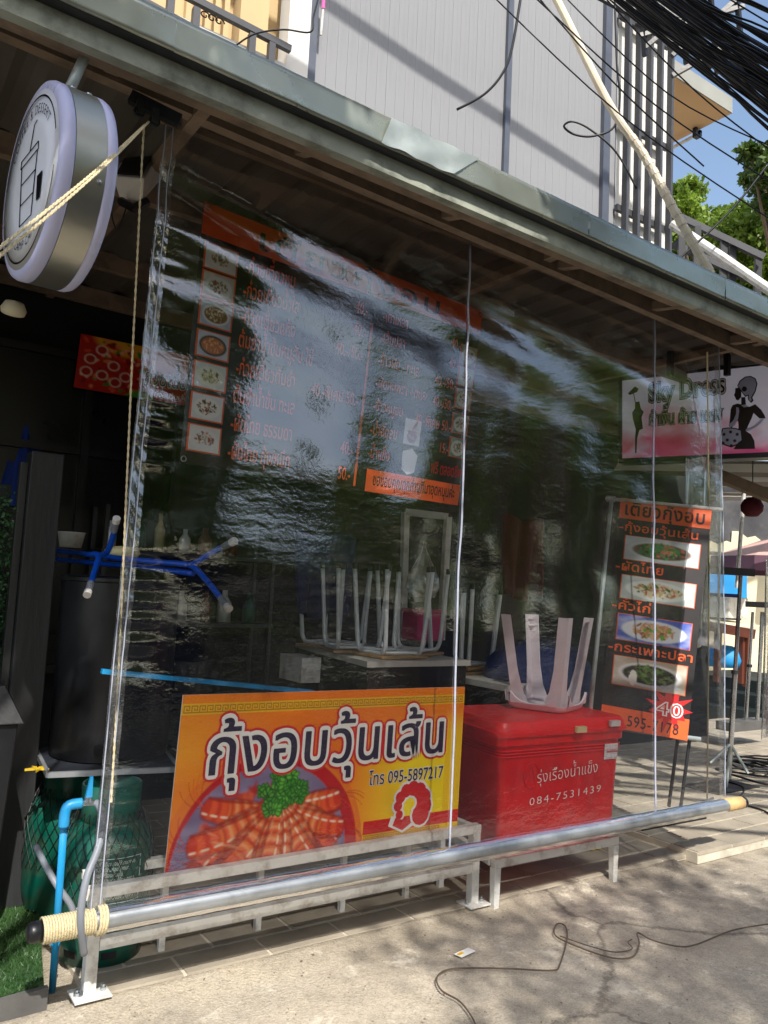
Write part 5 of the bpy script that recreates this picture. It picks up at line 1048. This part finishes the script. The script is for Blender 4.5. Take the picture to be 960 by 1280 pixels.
# ================================================================== INTERIOR FURNITURE
cb = thing('dark_counter_cabinet', 'dark laminate counter cabinet with a small white box panel, stools on its top', 'cabinet', (3.0, 4.6, 0))
q = [(2.66, 4.0), (3.42, 4.0), (3.55, 5.35), (2.93, 5.35)]
MB().hexa([(x, y, 0) for x, y in q] + [(x, y, 1.04) for x, y in q]).build('body', M['counter_dark'], cb); 
q2 = [(2.64, 3.98), (3.44, 3.98), (3.57, 5.37), (2.91, 5.37)]; MB().hexa([(x, y, 1.041) for x, y in q2] + [(x, y, 1.075) for x, y in q2]).build('top', M['counter_top'], cb)
p = on(362, 832, 1, 4.75); MB().box((p[0] - .02, 4.55, p[2] - .09), (p[0] + .12, 4.85, p[2] + .07)).build('white_panel', M['white_paint'], cb)
ct = thing('serving_counter', 'long serving counter with a pale worn top behind the red ice chest', 'counter', (3.9, 4.3, 0))
MB().box((3.47, 3.66, .915), (4.25, 5.1, .955)).build('top', M['counter_top'], ct, bevel=.003); MB().box((3.50, 3.69, .035), (4.22, 5.07, .914)).build('body', M['counter_dark'], ct)
# steel stools, turned over on the counters: ply seat down, two U shaped tube frames up
def metal_stool(loc, rz, label, first=None):
    if first is not None: o = dup(first, np.array(loc) - np.array(first.location), label, rz - first.rotation_euler.z); return o
    s = thing('steel_stool', label, 'stool', loc, 'upturned steel stools on the counters'); L = np.array(loc)
    MB().box(L + 1.2 * np.array([-.15, -.15, 0]), L + 1.2 * np.array([.15, .15, .016])).build('seat', M['ply'], s, bevel=.006)
    for k, sx in enumerate((-1, 1)):
        P = [(-.155, .46), (-.135, .12), (-.125, .05), (-.095, .022), (0, .02), (.095, .022), (.125, .05), (.135, .12), (.155, .46)]
        P3 = [L + 1.2 * np.array([sx * (.115 + .07 * z), y, z + .003]) for y, z in P]
        MB().tube(smooth_pts(P3, 5), .0145, 10).build('leg_frame', M['stool_steel'], s, smooth=True)
        for y in (-.156, .156): MB().tube([L + 1.2 * np.array([sx * (.115 + .07 * .46), y, .458]), L + 1.2 * np.array([sx * (.115 + .07 * .475), y * 1.005, .488])], .0165, 10).build('foot_tip', M['black'], s)
    for y in (-.1, .1): MB().tube([L + 1.2 * np.array([-.12, y, .028]), L + 1.2 * np.array([.12, y, .028])], .01, 8).build('cross_tube', M['stool_steel'], s)
    return s
def ontop(u_, v_, z): return on(u_, v_, 2, z)
s1 = metal_stool((2.98, 4.24, 1.078), radians(8), 'steel stool turned over at the near corner of the dark cabinet')
metal_stool((2.93, 4.62, 1.078), radians(-14), 'steel stool turned over in the middle of the dark cabinet', s1)
metal_stool((3.0, 5.0, 1.078), radians(25), 'steel stool turned over at the far end of the dark cabinet', s1)
metal_stool((3.26, 4.40, 1.078), radians(30), 'steel stool turned over on the right side of the dark cabinet', s1)
metal_stool((3.68, 4.36, .957), radians(2), 'lower steel stool of the pair on the pale counter near the ice chest', s1)
metal_stool((3.70, 4.38, .985), radians(16), 'upper steel stool nested into another on the pale counter', s1)
tagz = tag(MB().tube(smooth_pts([at(500, 640, 5.6), at(500, 800, 5.6)], 2), .018, 8).build('white_post_left', M['white_paint']), 'x', 'frame'); bpy.data.objects.remove(tagz)
wfm = thing('white_tall_frame', 'tall white tubular frame with a clear bag hanging from it behind the stools', 'rack', (3.5, 5.2, 0))
a_, c_, e_, f_ = at(507, 640, 6.1), at(560, 646, 6.1), at(503, 800, 6.1), at(551, 800, 6.1)
for p0, p1 in ((a_, c_), (a_, e_), (c_, f_)): MB().beam(p0, p1, .05, .04, (0, 1, 0)).build('tube', M['white_paint'], wfm)
b = MB().lathe([(.0, 0), (.09, .01), (.13, .08), (.12, .16), (.06, .27), (.02, .36), (.012, .42)], at(528, 748, 5.9), 14); bag = b.build('hanging_bag', M['vinyl_hem'], smooth=True); tag(bag, 'clear knotted plastic bag hanging inside the tall white frame', 'bag')
pk = thing('pink_crate', 'bright pink plastic crate on the cabinet behind the stools', 'crate', at(528, 800, 5.8)); MB().box(at(528, 800, 5.8) + np.array([-.12, -.1, 0]), at(528, 800, 5.8) + np.array([.12, .1, .2])).build('crate', M['pinkbox'], pk, bevel=.01); MB().box(at(528, 800, 5.8) + np.array([-.125, -.105, .2]), at(528, 800, 5.8) + np.array([.125, .105, .225])).build('rim', M['pinkbox'], pk, bevel=.004)
def cloth(name, c, w_, h_, m, label, cat, amp=.03, seed=0, thick=.01):
    nx1, nz1 = 24, 12; V = []; c = np.asarray(c, float)
    for r in range(nz1 + 1):
        for k in range(nx1 + 1):
            s, t = k / nx1, r / nz1; V.append(c + np.array([(s - .5) * w_ * (1 - .15 * t * sin(seed)), amp * sin(s * 15 + seed + t * 2) * (.4 + t), -t * h_ + .02 * sin(s * 8 + seed)]))
    F = [(r * (nx1 + 1) + k, r * (nx1 + 1) + k + 1, (r + 1) * (nx1 + 1) + k + 1, (r + 1) * (nx1 + 1) + k) for r in range(nz1) for k in range(nx1)]
    o = link(name, V, F, m, smooth=True); md = o.modifiers.new('t', 'SOLIDIFY'); md.thickness = thick; return tag(o, label, cat)
cloth('maroon_apron', at(655, 648, 6.3), .42, .62, M['maroon'], 'dark maroon cloth hanging in the gloom behind the curtain, right of the stools', 'cloth', .03, 1)
cloth('navy_jacket', at(408, 668, 5.9), .5, .6, M['blue_cloth'], 'dark navy jacket hanging behind the upturned stools', 'jacket', .04, 2)
b = MB(); p = at(672, 848, 5.4); b.lathe([(.0, 0), (.36, 0), (.37, .1), (.34, .22), (.24, .32), (.1, .36), (0, .37)], p + np.array([0, 0, -.1]), 24); o = b.build('blue_sack', M['blue_cloth'], smooth=True); tag(o, 'big dark blue covered bundle behind the ice chest', 'bundle')
ks = thing('kitchen_shelf', 'dim steel kitchen shelf with bottles at the back wall behind the curtain', 'shelf', (2.0, 5.2, 0))
for z in (.75, 1.2, 1.65): MB().box((1.35, 5.05, z), (2.55, 5.38, z + .025)).build('shelf_board', M['steel_dark'], ks)
for x in (1.36, 2.52):
    for y in (5.06, 5.35): MB().box((x, y, 0), (x + .025, y + .025, 1.95)).build('upright', M['steel_dark'], ks)
rr = random.Random(9)
for k in range(13):
    x = 1.45 + (k % 7) * .16; z = 1.225 if k < 7 else 1.675; h_ = rr.uniform(.16, .28); r0 = rr.uniform(.03, .05); p = (x, 5.2 + rr.uniform(-.06, .06), z + .001); mm = rr.choice(['stool_steel', 'maroon', 'gas_green', 'cream_plastic', 'red_brown', 'white_paint'])
    o = MB().lathe([(r0, 0), (r0, h_ * .6), (r0 * .4, h_ * .8), (r0 * .4, h_), (0, h_)], p, 12).build('bottle', M[mm], smooth=True)
    tag(o, {'stool_steel': 'grey', 'maroon': 'dark red', 'gas_green': 'green', 'cream_plastic': 'cream', 'red_brown': 'brown', 'white_paint': 'white'}[mm] + ' bottle on the ' + ('lower' if k < 7 else 'upper') + ' board of the dim kitchen shelf, ' + ['first', 'second', 'third', 'fourth', 'fifth', 'sixth', 'seventh'][k % 7] + ' from the left', 'bottle', 'bottles on the kitchen shelf')
for x, r0, mm in ((1.6, .16, 'chrome'), (2.05, .19, 'steel_dark')):
    po_ = thing('cooking_pot', ('shiny' if mm == 'chrome' else 'dull dark') + ' cooking pot on the lowest board of the dim kitchen shelf', 'pot', (x, 5.2, .776)); MB().lathe([(r0 * .95, 0), (r0, .02), (r0, .2), (r0 * 1.04, .205), (r0 * .98, .21), (0, .24)], (x, 5.2, .776), 24).build('pot_body', M[mm], po_, auto=True); MB().lathe([(.02, 0), (.025, .02), (0, .03)], (x, 5.2, 1.015), 10).build('lid_knob', M['black'], po_)
# folded blue umbrella and back sign
um = thing('folded_blue_umbrella', 'folded blue parasol standing against the dark partition at the far left', 'umbrella', at(22, 745, 5.0))
c_ = at(36, 462, 5.2); c2_ = at(18, 745, 5.0); V = []; b = MB(); n_ = 28; rg_ = []
for t in np.linspace(0, 1, 9):
    r0 = .03 + .11 * t ** .8; cc = c_ * (1 - t * .62) + c2_ * t * .62
    rg_.append([cc + np.array([cos(2 * pi * k / n_), sin(2 * pi * k / n_), 0]) * r0 * (1 + (.22 if k % 4 < 2 else -.15) * t) for k in range(n_)])
loft(rg_).build('canopy', M['blue_umb'], um, auto=True); MB().tube([c_ + np.array([0, 0, .05]), c2_], .018, 8).build('shaft', M['steel_dark'], um)
c4 = [on(101, 417, 1, 5.34), on(246, 447, 1, 5.34), on(92, 484, 1, 5.34), on(238, 508, 1, 5.34)]; pt = Patch(*c4)
bs = thing('back_wall_sign', 'red and orange seafood sign on the dark back wall seen left of the curtain hem', 'sign', c4[2]); slab(pt, 0, 0, 1, 1, -.03, 0, M['black'], 'board', bs)
c = Canvas(110, 60, 'c3221a', 21); c.mix((c.x > .58) * np.clip((.6 - c.y) * 4, 0, 1), 'e8852c'); c.ell(.38, -.05, .3, .2, 'eda92c', 0, .2)
for k in range(90):
    r_ = c.rg; c.ell(.05 + .5 * r_.rand(), r_.rand(), .04 * r_.rand() + .01, .02, ['e8542c', 'f7b08a', '8f1410', '3c8c2a', 'ef8a50', 'd83a20'][r_.randint(6)], r_.rand() * 3, .4)
for k in range(7): r_ = c.rg; x, y = .08 + .4 * r_.rand(), .2 + .6 * r_.rand(); c.ell(x, y, .055, .055, 'f0d8c8', 0, .15, .8); c.ell(x, y, .04, .04, 'b8281c', 0, .15)
c.ell(.55, 1.05, .14, .12, '58a02a', 0, .2); c.onto(pt, 0, 0, 1, 1, 'printed_face', M['print'], bs, .002)
for off, mm, lf in ((.05, 'white_ink', .004), (.0, 'ink_violet', .006)): text_on(pt, 'ก๋วยเตี๋ยว', .56, 1.0, .70, .42, M[mm], 'sign_lettering', bs, off, lf)
text_on(pt, 'กุ้งอบวุ้นเส้น', .66, .97, .92, .15, M['white_ink'], 'sign_lettering', bs, 0, .004)
# ================================================================== RIGHT BACKGROUND
def rack(u0, v0, u1, v1, d, bar0, bar1, label):
    a_ = at(u0, v0, d); c_ = at(u1, v1, d); r = thing('garment_rack', label, 'garment rack', c_)
    MB().tube([a_, a_ * .75 + c_ * .25, a_ * .5 + c_ * .5], .016, 10).build('pole', M['chrome'], r); MB().tube([a_ * .52 + c_ * .48, c_], .021, 10).build('pole', M['chrome'], r)
    MB().beam(at(*bar0, d), at(*bar1, d - .1), .05, .06).build('cross_bar', M['black'], r)
    MB().tube([a_ * .52 + c_ * .48 - np.array([0, 0, .015]), a_ * .52 + c_ * .48 + np.array([0, 0, .015])], .03, 10).build('collar', M['steel_dark'], r)
    return r, a_, c_
r, a_, c_ = rack(926, 718, 911, 972, 6.6, (862, 711), (943, 716), 'chrome garment rack with a black crossbar standing nearest the curtain')
k_ = c_ * .62 + a_ * .38 * 1.0; k_ = a_ * .38 + c_ * .62
k_ = at(913, 930, 6.6)
for du, dv in ((-22, 32), (-3, 62), (22, 45)): MB().tube([k_, at(911 + du * 1.1, 922 + dv, 6.5)], .013, 6).build('strut', M['galv_light'], r)
MB().box(at(905, 990, 6.45) + np.array([-.25, -.1, 0]), at(905, 990, 6.45) + np.array([.35, .22, .03])).build('base', M['black'], r)
r, a_, c_ = rack(941, 765, 932, 905, 8.6, (932, 755), (975, 757), 'slimmer garment rack behind the nearest one, partly cut by the photo edge')
MB().tube([at(953, 765, 8.6), at(946, 908, 8.6)], .022, 8).build('pole', M['chrome'], r); MB().box(at(935, 912, 8.5) + np.array([-.35, -.05, 0]), at(935, 912, 8.5) + np.array([.4, .15, .09])).build('base', M['kerb'], r)
pz = thing('thin_white_pole', 'thin white pole holding up the awning beyond the garment racks', 'pole', at(921, 735, 9)); MB().tube([at(930, 612, 9), at(921, 735, 9)], .022, 8).build('pole', M['white_paint'], pz)
# steps
for k, (x0, z1) in enumerate(((9.9, .17), (10.25, .34), (10.6, .5))):
    tag(MB().box((x0, 3.4, -.03), (x0 + (1.5 if k == 2 else .4), 7.5, z1)).build('dark_step', M['dark_green'], bevel=.01), ['lowest', 'middle', 'topmost'][k] + ' of the three dark green steps behind the garment racks', 'step')
tb_ = thing('checked_table', 'red brown wooden table with a patterned cloth beyond the garment racks', 'table', (11, 5, .5))
T0 = at(888, 775, 11); MB().beam(at(885, 776, 11), at(945, 786, 10.5), .9, .05).build('top', M['cream_wall'], tb_)
for uu, vv in ((898, 790), (934, 796), (928, 792)): MB().beam(at(uu, vv - 8, 10.6), at(uu - 2, vv + 62, 10.6), .07, .07, (0, 1, 0)).build('leg', M['red_brown'], tb_)
MB().beam(at(884, 782, 10.4), at(944, 793, 10.1), .04, .12).build('apron', M['red_brown'], tb_)
b = MB().lathe([(0, 0), (.24, .02), (.28, .12), (.24, .24), (.1, .3), (0, .31)], at(905, 835, 10.8), 18); tag(b.build('blue_basin', M['bright_blue'], smooth=True), 'blue rounded bundle under the patterned table', 'bundle')
MB2 = MB().box(at(905, 772, 11) + np.array([-.2, -.2, 0]), at(905, 772, 11) + np.array([.25, .2, .28])); tag(MB2.build('white_carton', M['white_paint'], bevel=.01), 'white carton on the patterned table', 'carton')
tag(MB().beam(at(882, 736, 13.5), at(932, 738, 13.5), .1, .5).build('blue_tarp', M['bright_blue']), 'bright blue sheet hanging beyond the steps', 'tarp'); tag(MB().beam(at(882, 757, 13), at(925, 759, 13), .1, .42).build('navy_sheet', M['blue_cloth']), 'navy sheet hanging just below the bright blue one', 'sheet')
tag(MB().beam(at(850, 770, 16), at(1040, 785, 16), .2, 2.6).build('far_pale_wall', M['cream_wall']), 'pale sunlit wall far behind the garment racks', 'wall')
wl = thing('sooty_wall', 'grey soot-stained wall with broken cream plaster under the far canopy', 'wall', at(920, 700, 14.))
MB().beam(at(880, 652, 14.0), at(1010, 660, 14), .2, 1.15).build('wall', M['sooty'], wl)
b = MB(); 
Pp = [(880, 681), (888, 676), (897, 680), (908, 676), (914, 678), (915, 664), (924, 664), (934, 672), (944, 670), (952, 676), (972, 682), (972, 700), (880, 700)]
import mathutils.geometry as mg
tri = mg.tessellate_polygon([[Vector((x, -y, 0)) for x, y in Pp]]); b.add([at(x, y, 13.85) for x, y in Pp] + [at(x, y, 13.95) for x, y in Pp], [tuple(t) for t in tri] + [(k, (k + 1) % len(Pp), len(Pp) + (k + 1) % len(Pp), len(Pp) + k) for k in range(len(Pp))]); b.build('broken_plaster', M['cream_wall'], wl)
pu_ = thing('market_umbrella', 'faded pink and plum market umbrella open beyond the racks', 'umbrella', at(950, 760, 11.5)); top = at(975, 668, 11.5); n_ = 8; rim = []
for k in range(n_): a_ = 2 * pi * k / n_ + .2; rim.append(top + np.array([1.0 * cos(a_), 1.0 * sin(a_), -.36]))
for k in range(n_):
    a_, c_ = rim[k], rim[(k + 1) % n_]; MB().add([top, a_, c_, top + np.array([0, 0, -.01]), a_ + np.array([0, 0, -.01]), c_ + np.array([0, 0, -.01])], [(0, 1, 2), (5, 4, 3), (1, 4, 5, 2)]).build('panel', M['umb_pink'], pu_)
    MB().add([a_, c_, c_ + np.array([0, 0, -.2]) + nrm(c_ - top) * .02, a_ + np.array([0, 0, -.2]) + nrm(a_ - top) * .02], [(0, 1, 2, 3)]).build('valance', M['umb_plum'], pu_)
MB().tube([top, top - np.array([0, 0, 2.2])], .02, 8).build('shaft', M['white_paint'], pu_)
lan = thing('red_lantern', 'dark red hanging lantern under the far canopy', 'lantern', at(941, 645, 7)); MB().lathe([(0, 0), (.05, .005), (.09, .05), (.095, .10), (.07, .15), (.03, .17), (0, .172)], at(940, 646, 7), 14).build('shade', M['maroon'], lan, smooth=True); MB().tube([at(941, 622, 7), at(941, 575, 7)], .005, 5).build('cord', M['black'], lan)
# far canopy under the dress sign
fc = thing('neighbour_canopy', 'pale canopy roof of the next shop under the dress sign', 'canopy', (9, 5, 2.9))
for k in range(7):
    v0 = 577 + k * 6.5; MB().beam(at(770, v0 + 4, 8 + k * .7), at(1040, v0 + 8, 7.6 + k * .7), .5, .03, (0, 0, 1)).build('roof_panel', M['roofsheet'] if k % 2 else M['soffit_edge'], fc)
MB().beam(at(868, 582, 6.8), at(1010, 640, 6.8), .09, .09).build('rafter', M['brown'], fc); MB().beam(at(895, 612, 9), at(1000, 612, 9), .05, .06).build('edge_beam', M['steel_dark'], fc); MB().beam(at(892, 613, 9.5), at(1000, 615, 9.5), .05, .05).build('edge_beam', M['white_paint'], fc)
cloth('clear_side_sheet', at(880, 575, 5.6), .45, 1.3, M['vinyl_hem'], 'crumpled clear plastic sheet hanging behind the standing banner', 'plastic sheet', .03, 4, .002)
cloth('grey_side_sheet', at(962, 700, 6.0), .12, 1.3, M['vinyl_hem'], 'edge of a hanging clear sheet at the right border of the photo', 'plastic sheet', .02, 5, .002)
# coiled black cables on the raised pavement
rr = random.Random(3); cc = on(945, 962, 2, .05)
heap = []
for k in range(7):
    P = []; r0 = rr.uniform(.15, .42); ox, oy = rr.uniform(-.3, .4), rr.uniform(-.25, .25)
    for t in np.linspace(0, 2 * pi * 1.3, 22): P.append(cc + np.array([ox + r0 * cos(t + k) * (1 + .2 * sin(3 * t + k)), oy + r0 * .8 * sin(t + k) + .1 * sin(2 * t), .0 + .012 * rr.random() + .006 * k]))
    heap.append(P)
hp = thing('cable_heap', 'loose heap of black cable coils on the tiles by the garment racks', 'cables', cc)
for P in heap: MB().tube(smooth_pts(P, 3), .009, 5).build('coil', M['cable'], hp, smooth=True)
P = [on(u_, v_, 2, .044) for u_, v_ in ((900, 975), (930, 985), (920, 1003), (938, 1008), (960, 1016), (990, 1040))]; tag(MB().tube(smooth_pts(P, 6), .007, 5).build('trailing_cable', M['cable'], smooth=True), 'black cable trailing from the heap towards the right edge', 'cable')
# flat wires on the concrete
def gz(x, y): return .008
def wire(pts, r, label, m='cable'):
    P = [on(u_, v_, 2, -.018) for u_, v_ in pts]; return tag(MB().tube(smooth_pts(P, 7), r, 6).build('ground_wire', M[m] if isinstance(m, str) else m, smooth=True), label, 'wire')
M['wire_brown'] = mat('dusty brown wire', '5c4c3e', .6)
wire([(960, 1155), (915, 1163), (872, 1180), (848, 1183), (815, 1175), (797, 1166), (799, 1180), (792, 1195), (770, 1198), (740, 1190), (705, 1176), (693, 1167), (696, 1155), (706, 1157), (709, 1172), (700, 1205), (690, 1213), (640, 1211), (590, 1210), (560, 1212), (546, 1222), (552, 1238), (575, 1252), (592, 1275), (600, 1300)], .0035, 'thin brown wire meandering over the concrete pavement', 'wire_brown')
wire([(700, 1170), (735, 1182), (768, 1190), (790, 1186), (785, 1178), (790, 1174)], .0025, 'short loop of thin wire beside the longer one on the concrete', 'wire_brown')
# printed card
p = on(587, 1188, 2, -.02); cd_ = thing('printed_card', 'small white and yellow printed card dropped on the concrete', 'card', p); e1 = np.array([.075, .012, .002]); e2 = np.array([-.008, .04, 0])
b = MB(); b.hexa([p - e1 - e2 / 2 - np.array([0, 0, .001]), p + e1 * .2 - e2 / 2 - np.array([0, 0, .001]), p + e1 * .2 + e2 / 2 - np.array([0, 0, .001]), p - e1 + e2 / 2 - np.array([0, 0, .001]), p - e1 - e2 / 2 + np.array([0, 0, .001]), p + e1 * .2 - e2 / 2 + np.array([0, 0, .001]), p + e1 * .2 + e2 / 2 + np.array([0, 0, .001]), p - e1 + e2 / 2 + np.array([0, 0, .001])]); b.build('card', M['white_ink'], cd_)
pc_ = Patch(p - e1 + e2 / 2 + np.array([0, 0, .0015]), p + e1 * .2 + e2 / 2 + np.array([0, 0, .0015]), p - e1 - e2 / 2 + np.array([0, 0, .0015]), p + e1 * .2 - e2 / 2 + np.array([0, 0, .0015])); pc_.n = np.array([0, 0, 1.]); quads_on(pc_, [(.05, .2, .4, .6)], M['gold_ink'], 'yellow_print', cd_, .001)
# crushed yellow wrapper under the stand
b = MB(); p = on(738, 1062, 2, .005)
for k in range(12): a_ = rr.uniform(-.07, .07); c_ = rr.uniform(-.05, .05); q = p + np.array([a_, c_, 0]); b.add([q, q + np.array([.05 * rr.random(), .02, .015 * rr.random()]), q + np.array([.02, .04 * rr.random(), .02]), q + np.array([-.03, .01, .008])], [(0, 1, 2), (0, 2, 3)])
tag(b.build('crushed_wrapper', M['yellow']), 'crushed yellow wrapper on the tiles under the ice chest stand', 'wrapper')
# dead leaves and grit on the pavement
b = MB()
for k in range(420):
    x = rr.uniform(.4, 5.5); y = rr.uniform(1.7, 3.05) ; s = rr.uniform(.003, .009); a_ = rr.uniform(0, 6.28); z = -.02 + .003; q = np.array([x, y, z + .004]); b.add([q + np.array([cos(a_) * s, sin(a_) * s, .002]), q + np.array([-sin(a_) * s * .5, cos(a_) * s * .5, 0]), q - np.array([cos(a_) * s, sin(a_) * s, -.001]), q + np.array([sin(a_) * s * .5, -cos(a_) * s * .5, .004])], [(0, 1, 2, 3)])
tag(b.build('leaf_litter', M['brown']), kind='stuff')
# ================================================================== TREES
def tree(name, label, base, h, blobs, n, size, lm, seed, group=None, rt=.16):
    t = thing('tree', label, 'tree', base, group); base = np.array(base, float); rr = random.Random(seed)
    MB().tube(smooth_pts([base, base + np.array([.1, .05, h * .35]), base + np.array([-.1, .1, h * .7])], 4), [rt * (1 - .07 * k) for k in range(9)], 10).build('trunk', M['bark'], t, smooth=True)
    for k, bl_ in enumerate(blobs[:9]):
        s = base + np.array([0, .05, h * (.35 + .04 * k)]); e = np.array(bl_[:3]); m_ = (s + e) / 2 + np.array([0, 0, -.15]); MB().tube(smooth_pts([s, m_, e], 4), [rt * .45 * (1 - .1 * q) for q in range(9)], 6).build('branch', M['bark'], t, smooth=True)
    leaf_cloud('crown', blobs, n, size, lm, t, seed, .5); return t
# beyond the canopy, right (seen against the sky)
def bl_at(lst, d): return [(*at(u_, v_, d * (1 + .04 * ((k * 7) % 5 - 2))), r_ * d / 20) for k, (u_, v_, r_) in enumerate(lst)]
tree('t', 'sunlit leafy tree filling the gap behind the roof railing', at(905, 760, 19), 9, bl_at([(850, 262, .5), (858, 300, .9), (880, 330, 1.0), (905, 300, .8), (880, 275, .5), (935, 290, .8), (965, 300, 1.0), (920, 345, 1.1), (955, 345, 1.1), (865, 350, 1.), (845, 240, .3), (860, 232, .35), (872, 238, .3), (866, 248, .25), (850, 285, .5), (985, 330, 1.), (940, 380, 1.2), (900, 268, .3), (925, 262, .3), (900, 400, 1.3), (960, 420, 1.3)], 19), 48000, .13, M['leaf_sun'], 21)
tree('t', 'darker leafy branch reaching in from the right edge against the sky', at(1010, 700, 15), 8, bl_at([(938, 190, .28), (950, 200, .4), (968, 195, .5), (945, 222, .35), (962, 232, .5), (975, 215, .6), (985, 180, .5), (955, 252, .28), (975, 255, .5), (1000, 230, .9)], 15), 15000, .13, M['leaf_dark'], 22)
# across the street behind the camera: shade and reflections
rr = random.Random(17)
def crown(cx, cy, cz, R_, n=14, fl=.7): return [(cx + rr.gauss(0, R_ * .5), cy + rr.gauss(0, R_ * .45), cz + rr.gauss(0, R_ * .33), R_ * rr.uniform(.28, .5)) for _ in range(n)]
# road and the far side of the street (behind the camera, seen only mirrored in the vinyl)
M['asphalt'] = mat('asphalt', '29292a', .85, 0, .15, 3, .3, 90)
tag(MB().box((-60, -9.5, -.02), (60, .85, .004)).build('road', M['asphalt'], org=(0, -4, 0)), kind='structure')
tag(MB().box((-60, -60, -.02), (60, -9.6, .12)).build('far_pavement', M['tile'], org=(0, -12, 0)), kind='structure')
sh = thing('opposite_shops', 'low dark row of shops on the far side of the street behind the viewer', 'building', (8, -17, .12))
MB().box((-40, -19, .12), (50, -17, 2.7)).build('wall', M['kerb'], sh); MB().box((-40, -17.0, 2.6), (50, -15.8, 2.72)).build('awning', M['roofsheet'], sh)
for k in range(18): MB().box((-38 + k * 4.8, -16.99, .13), (-34.6 + k * 4.8, -16.94, 2.3)).build('shutter', M['black'] if k % 3 else M['blue_cloth'], sh)
tree('t', 'street tree behind the viewer whose dense crown shades the stall front, left one', (-3.4, -2.6, 0), 6.2, crown(.2, -.35, 6.0, .9, 12), 9000, .12, M['leaf_dark'], 31)
tree('t', 'street tree behind the viewer shading the right half of the stall', (7.6, -1.2, 0), 6.2, crown(2.9, -.35, 6.3, .95, 14) + crown(5.6, -.3, 6.2, 1.0, 8), 14000, .12, M['leaf_dark'], 32)
tree('t', 'street tree behind the viewer dappling the pavement with thin foliage', (-1.8, -5.2, 0), 7, crown(1.2, -4.4, 6.8, 1.5, 7, .5), 2300, .12, M['leaf_dark'], 33)
tree('t', 'broad green tree across the street, left of the bright gap', (2.5, -12, .1), 9, crown(3.2, -12, 7.2, 4.6, 34), 36000, .26, M['leaf_sun'], 34, rt=.25)
tree('t', 'broad green tree across the street, right of the bright gap', (20, -12, .1), 9, crown(20.5, -12, 6.4, 4.6, 30), 30000, .26, M['leaf_sun'], 35, rt=.25)
tree('t', 'low bushy tree across the street under the bright gap', (10, -13, .1), 3, crown(8.3, -13.5, 4.3, 2.6, 26) + crown(12.5, -13, 4.7, 2.8, 24) + crown(16, -13, 6.8, 3.2, 24), 60000, .2, M['leaf_sun'], 36)
tree('t', 'tall tree further left across the street', (-8, -12.5, .1), 9, crown(-8, -12.5, 6.8, 4.8, 28), 24000, .3, M['leaf_dark'], 37, rt=.25)
tree('t', 'tall tree further right across the street', (31, -13, .1), 9, crown(31, -13, 6.8, 5.4, 28), 24000, .3, M['leaf_dark'], 38, rt=.25)

bpy.data.scenes.remove(_TS)
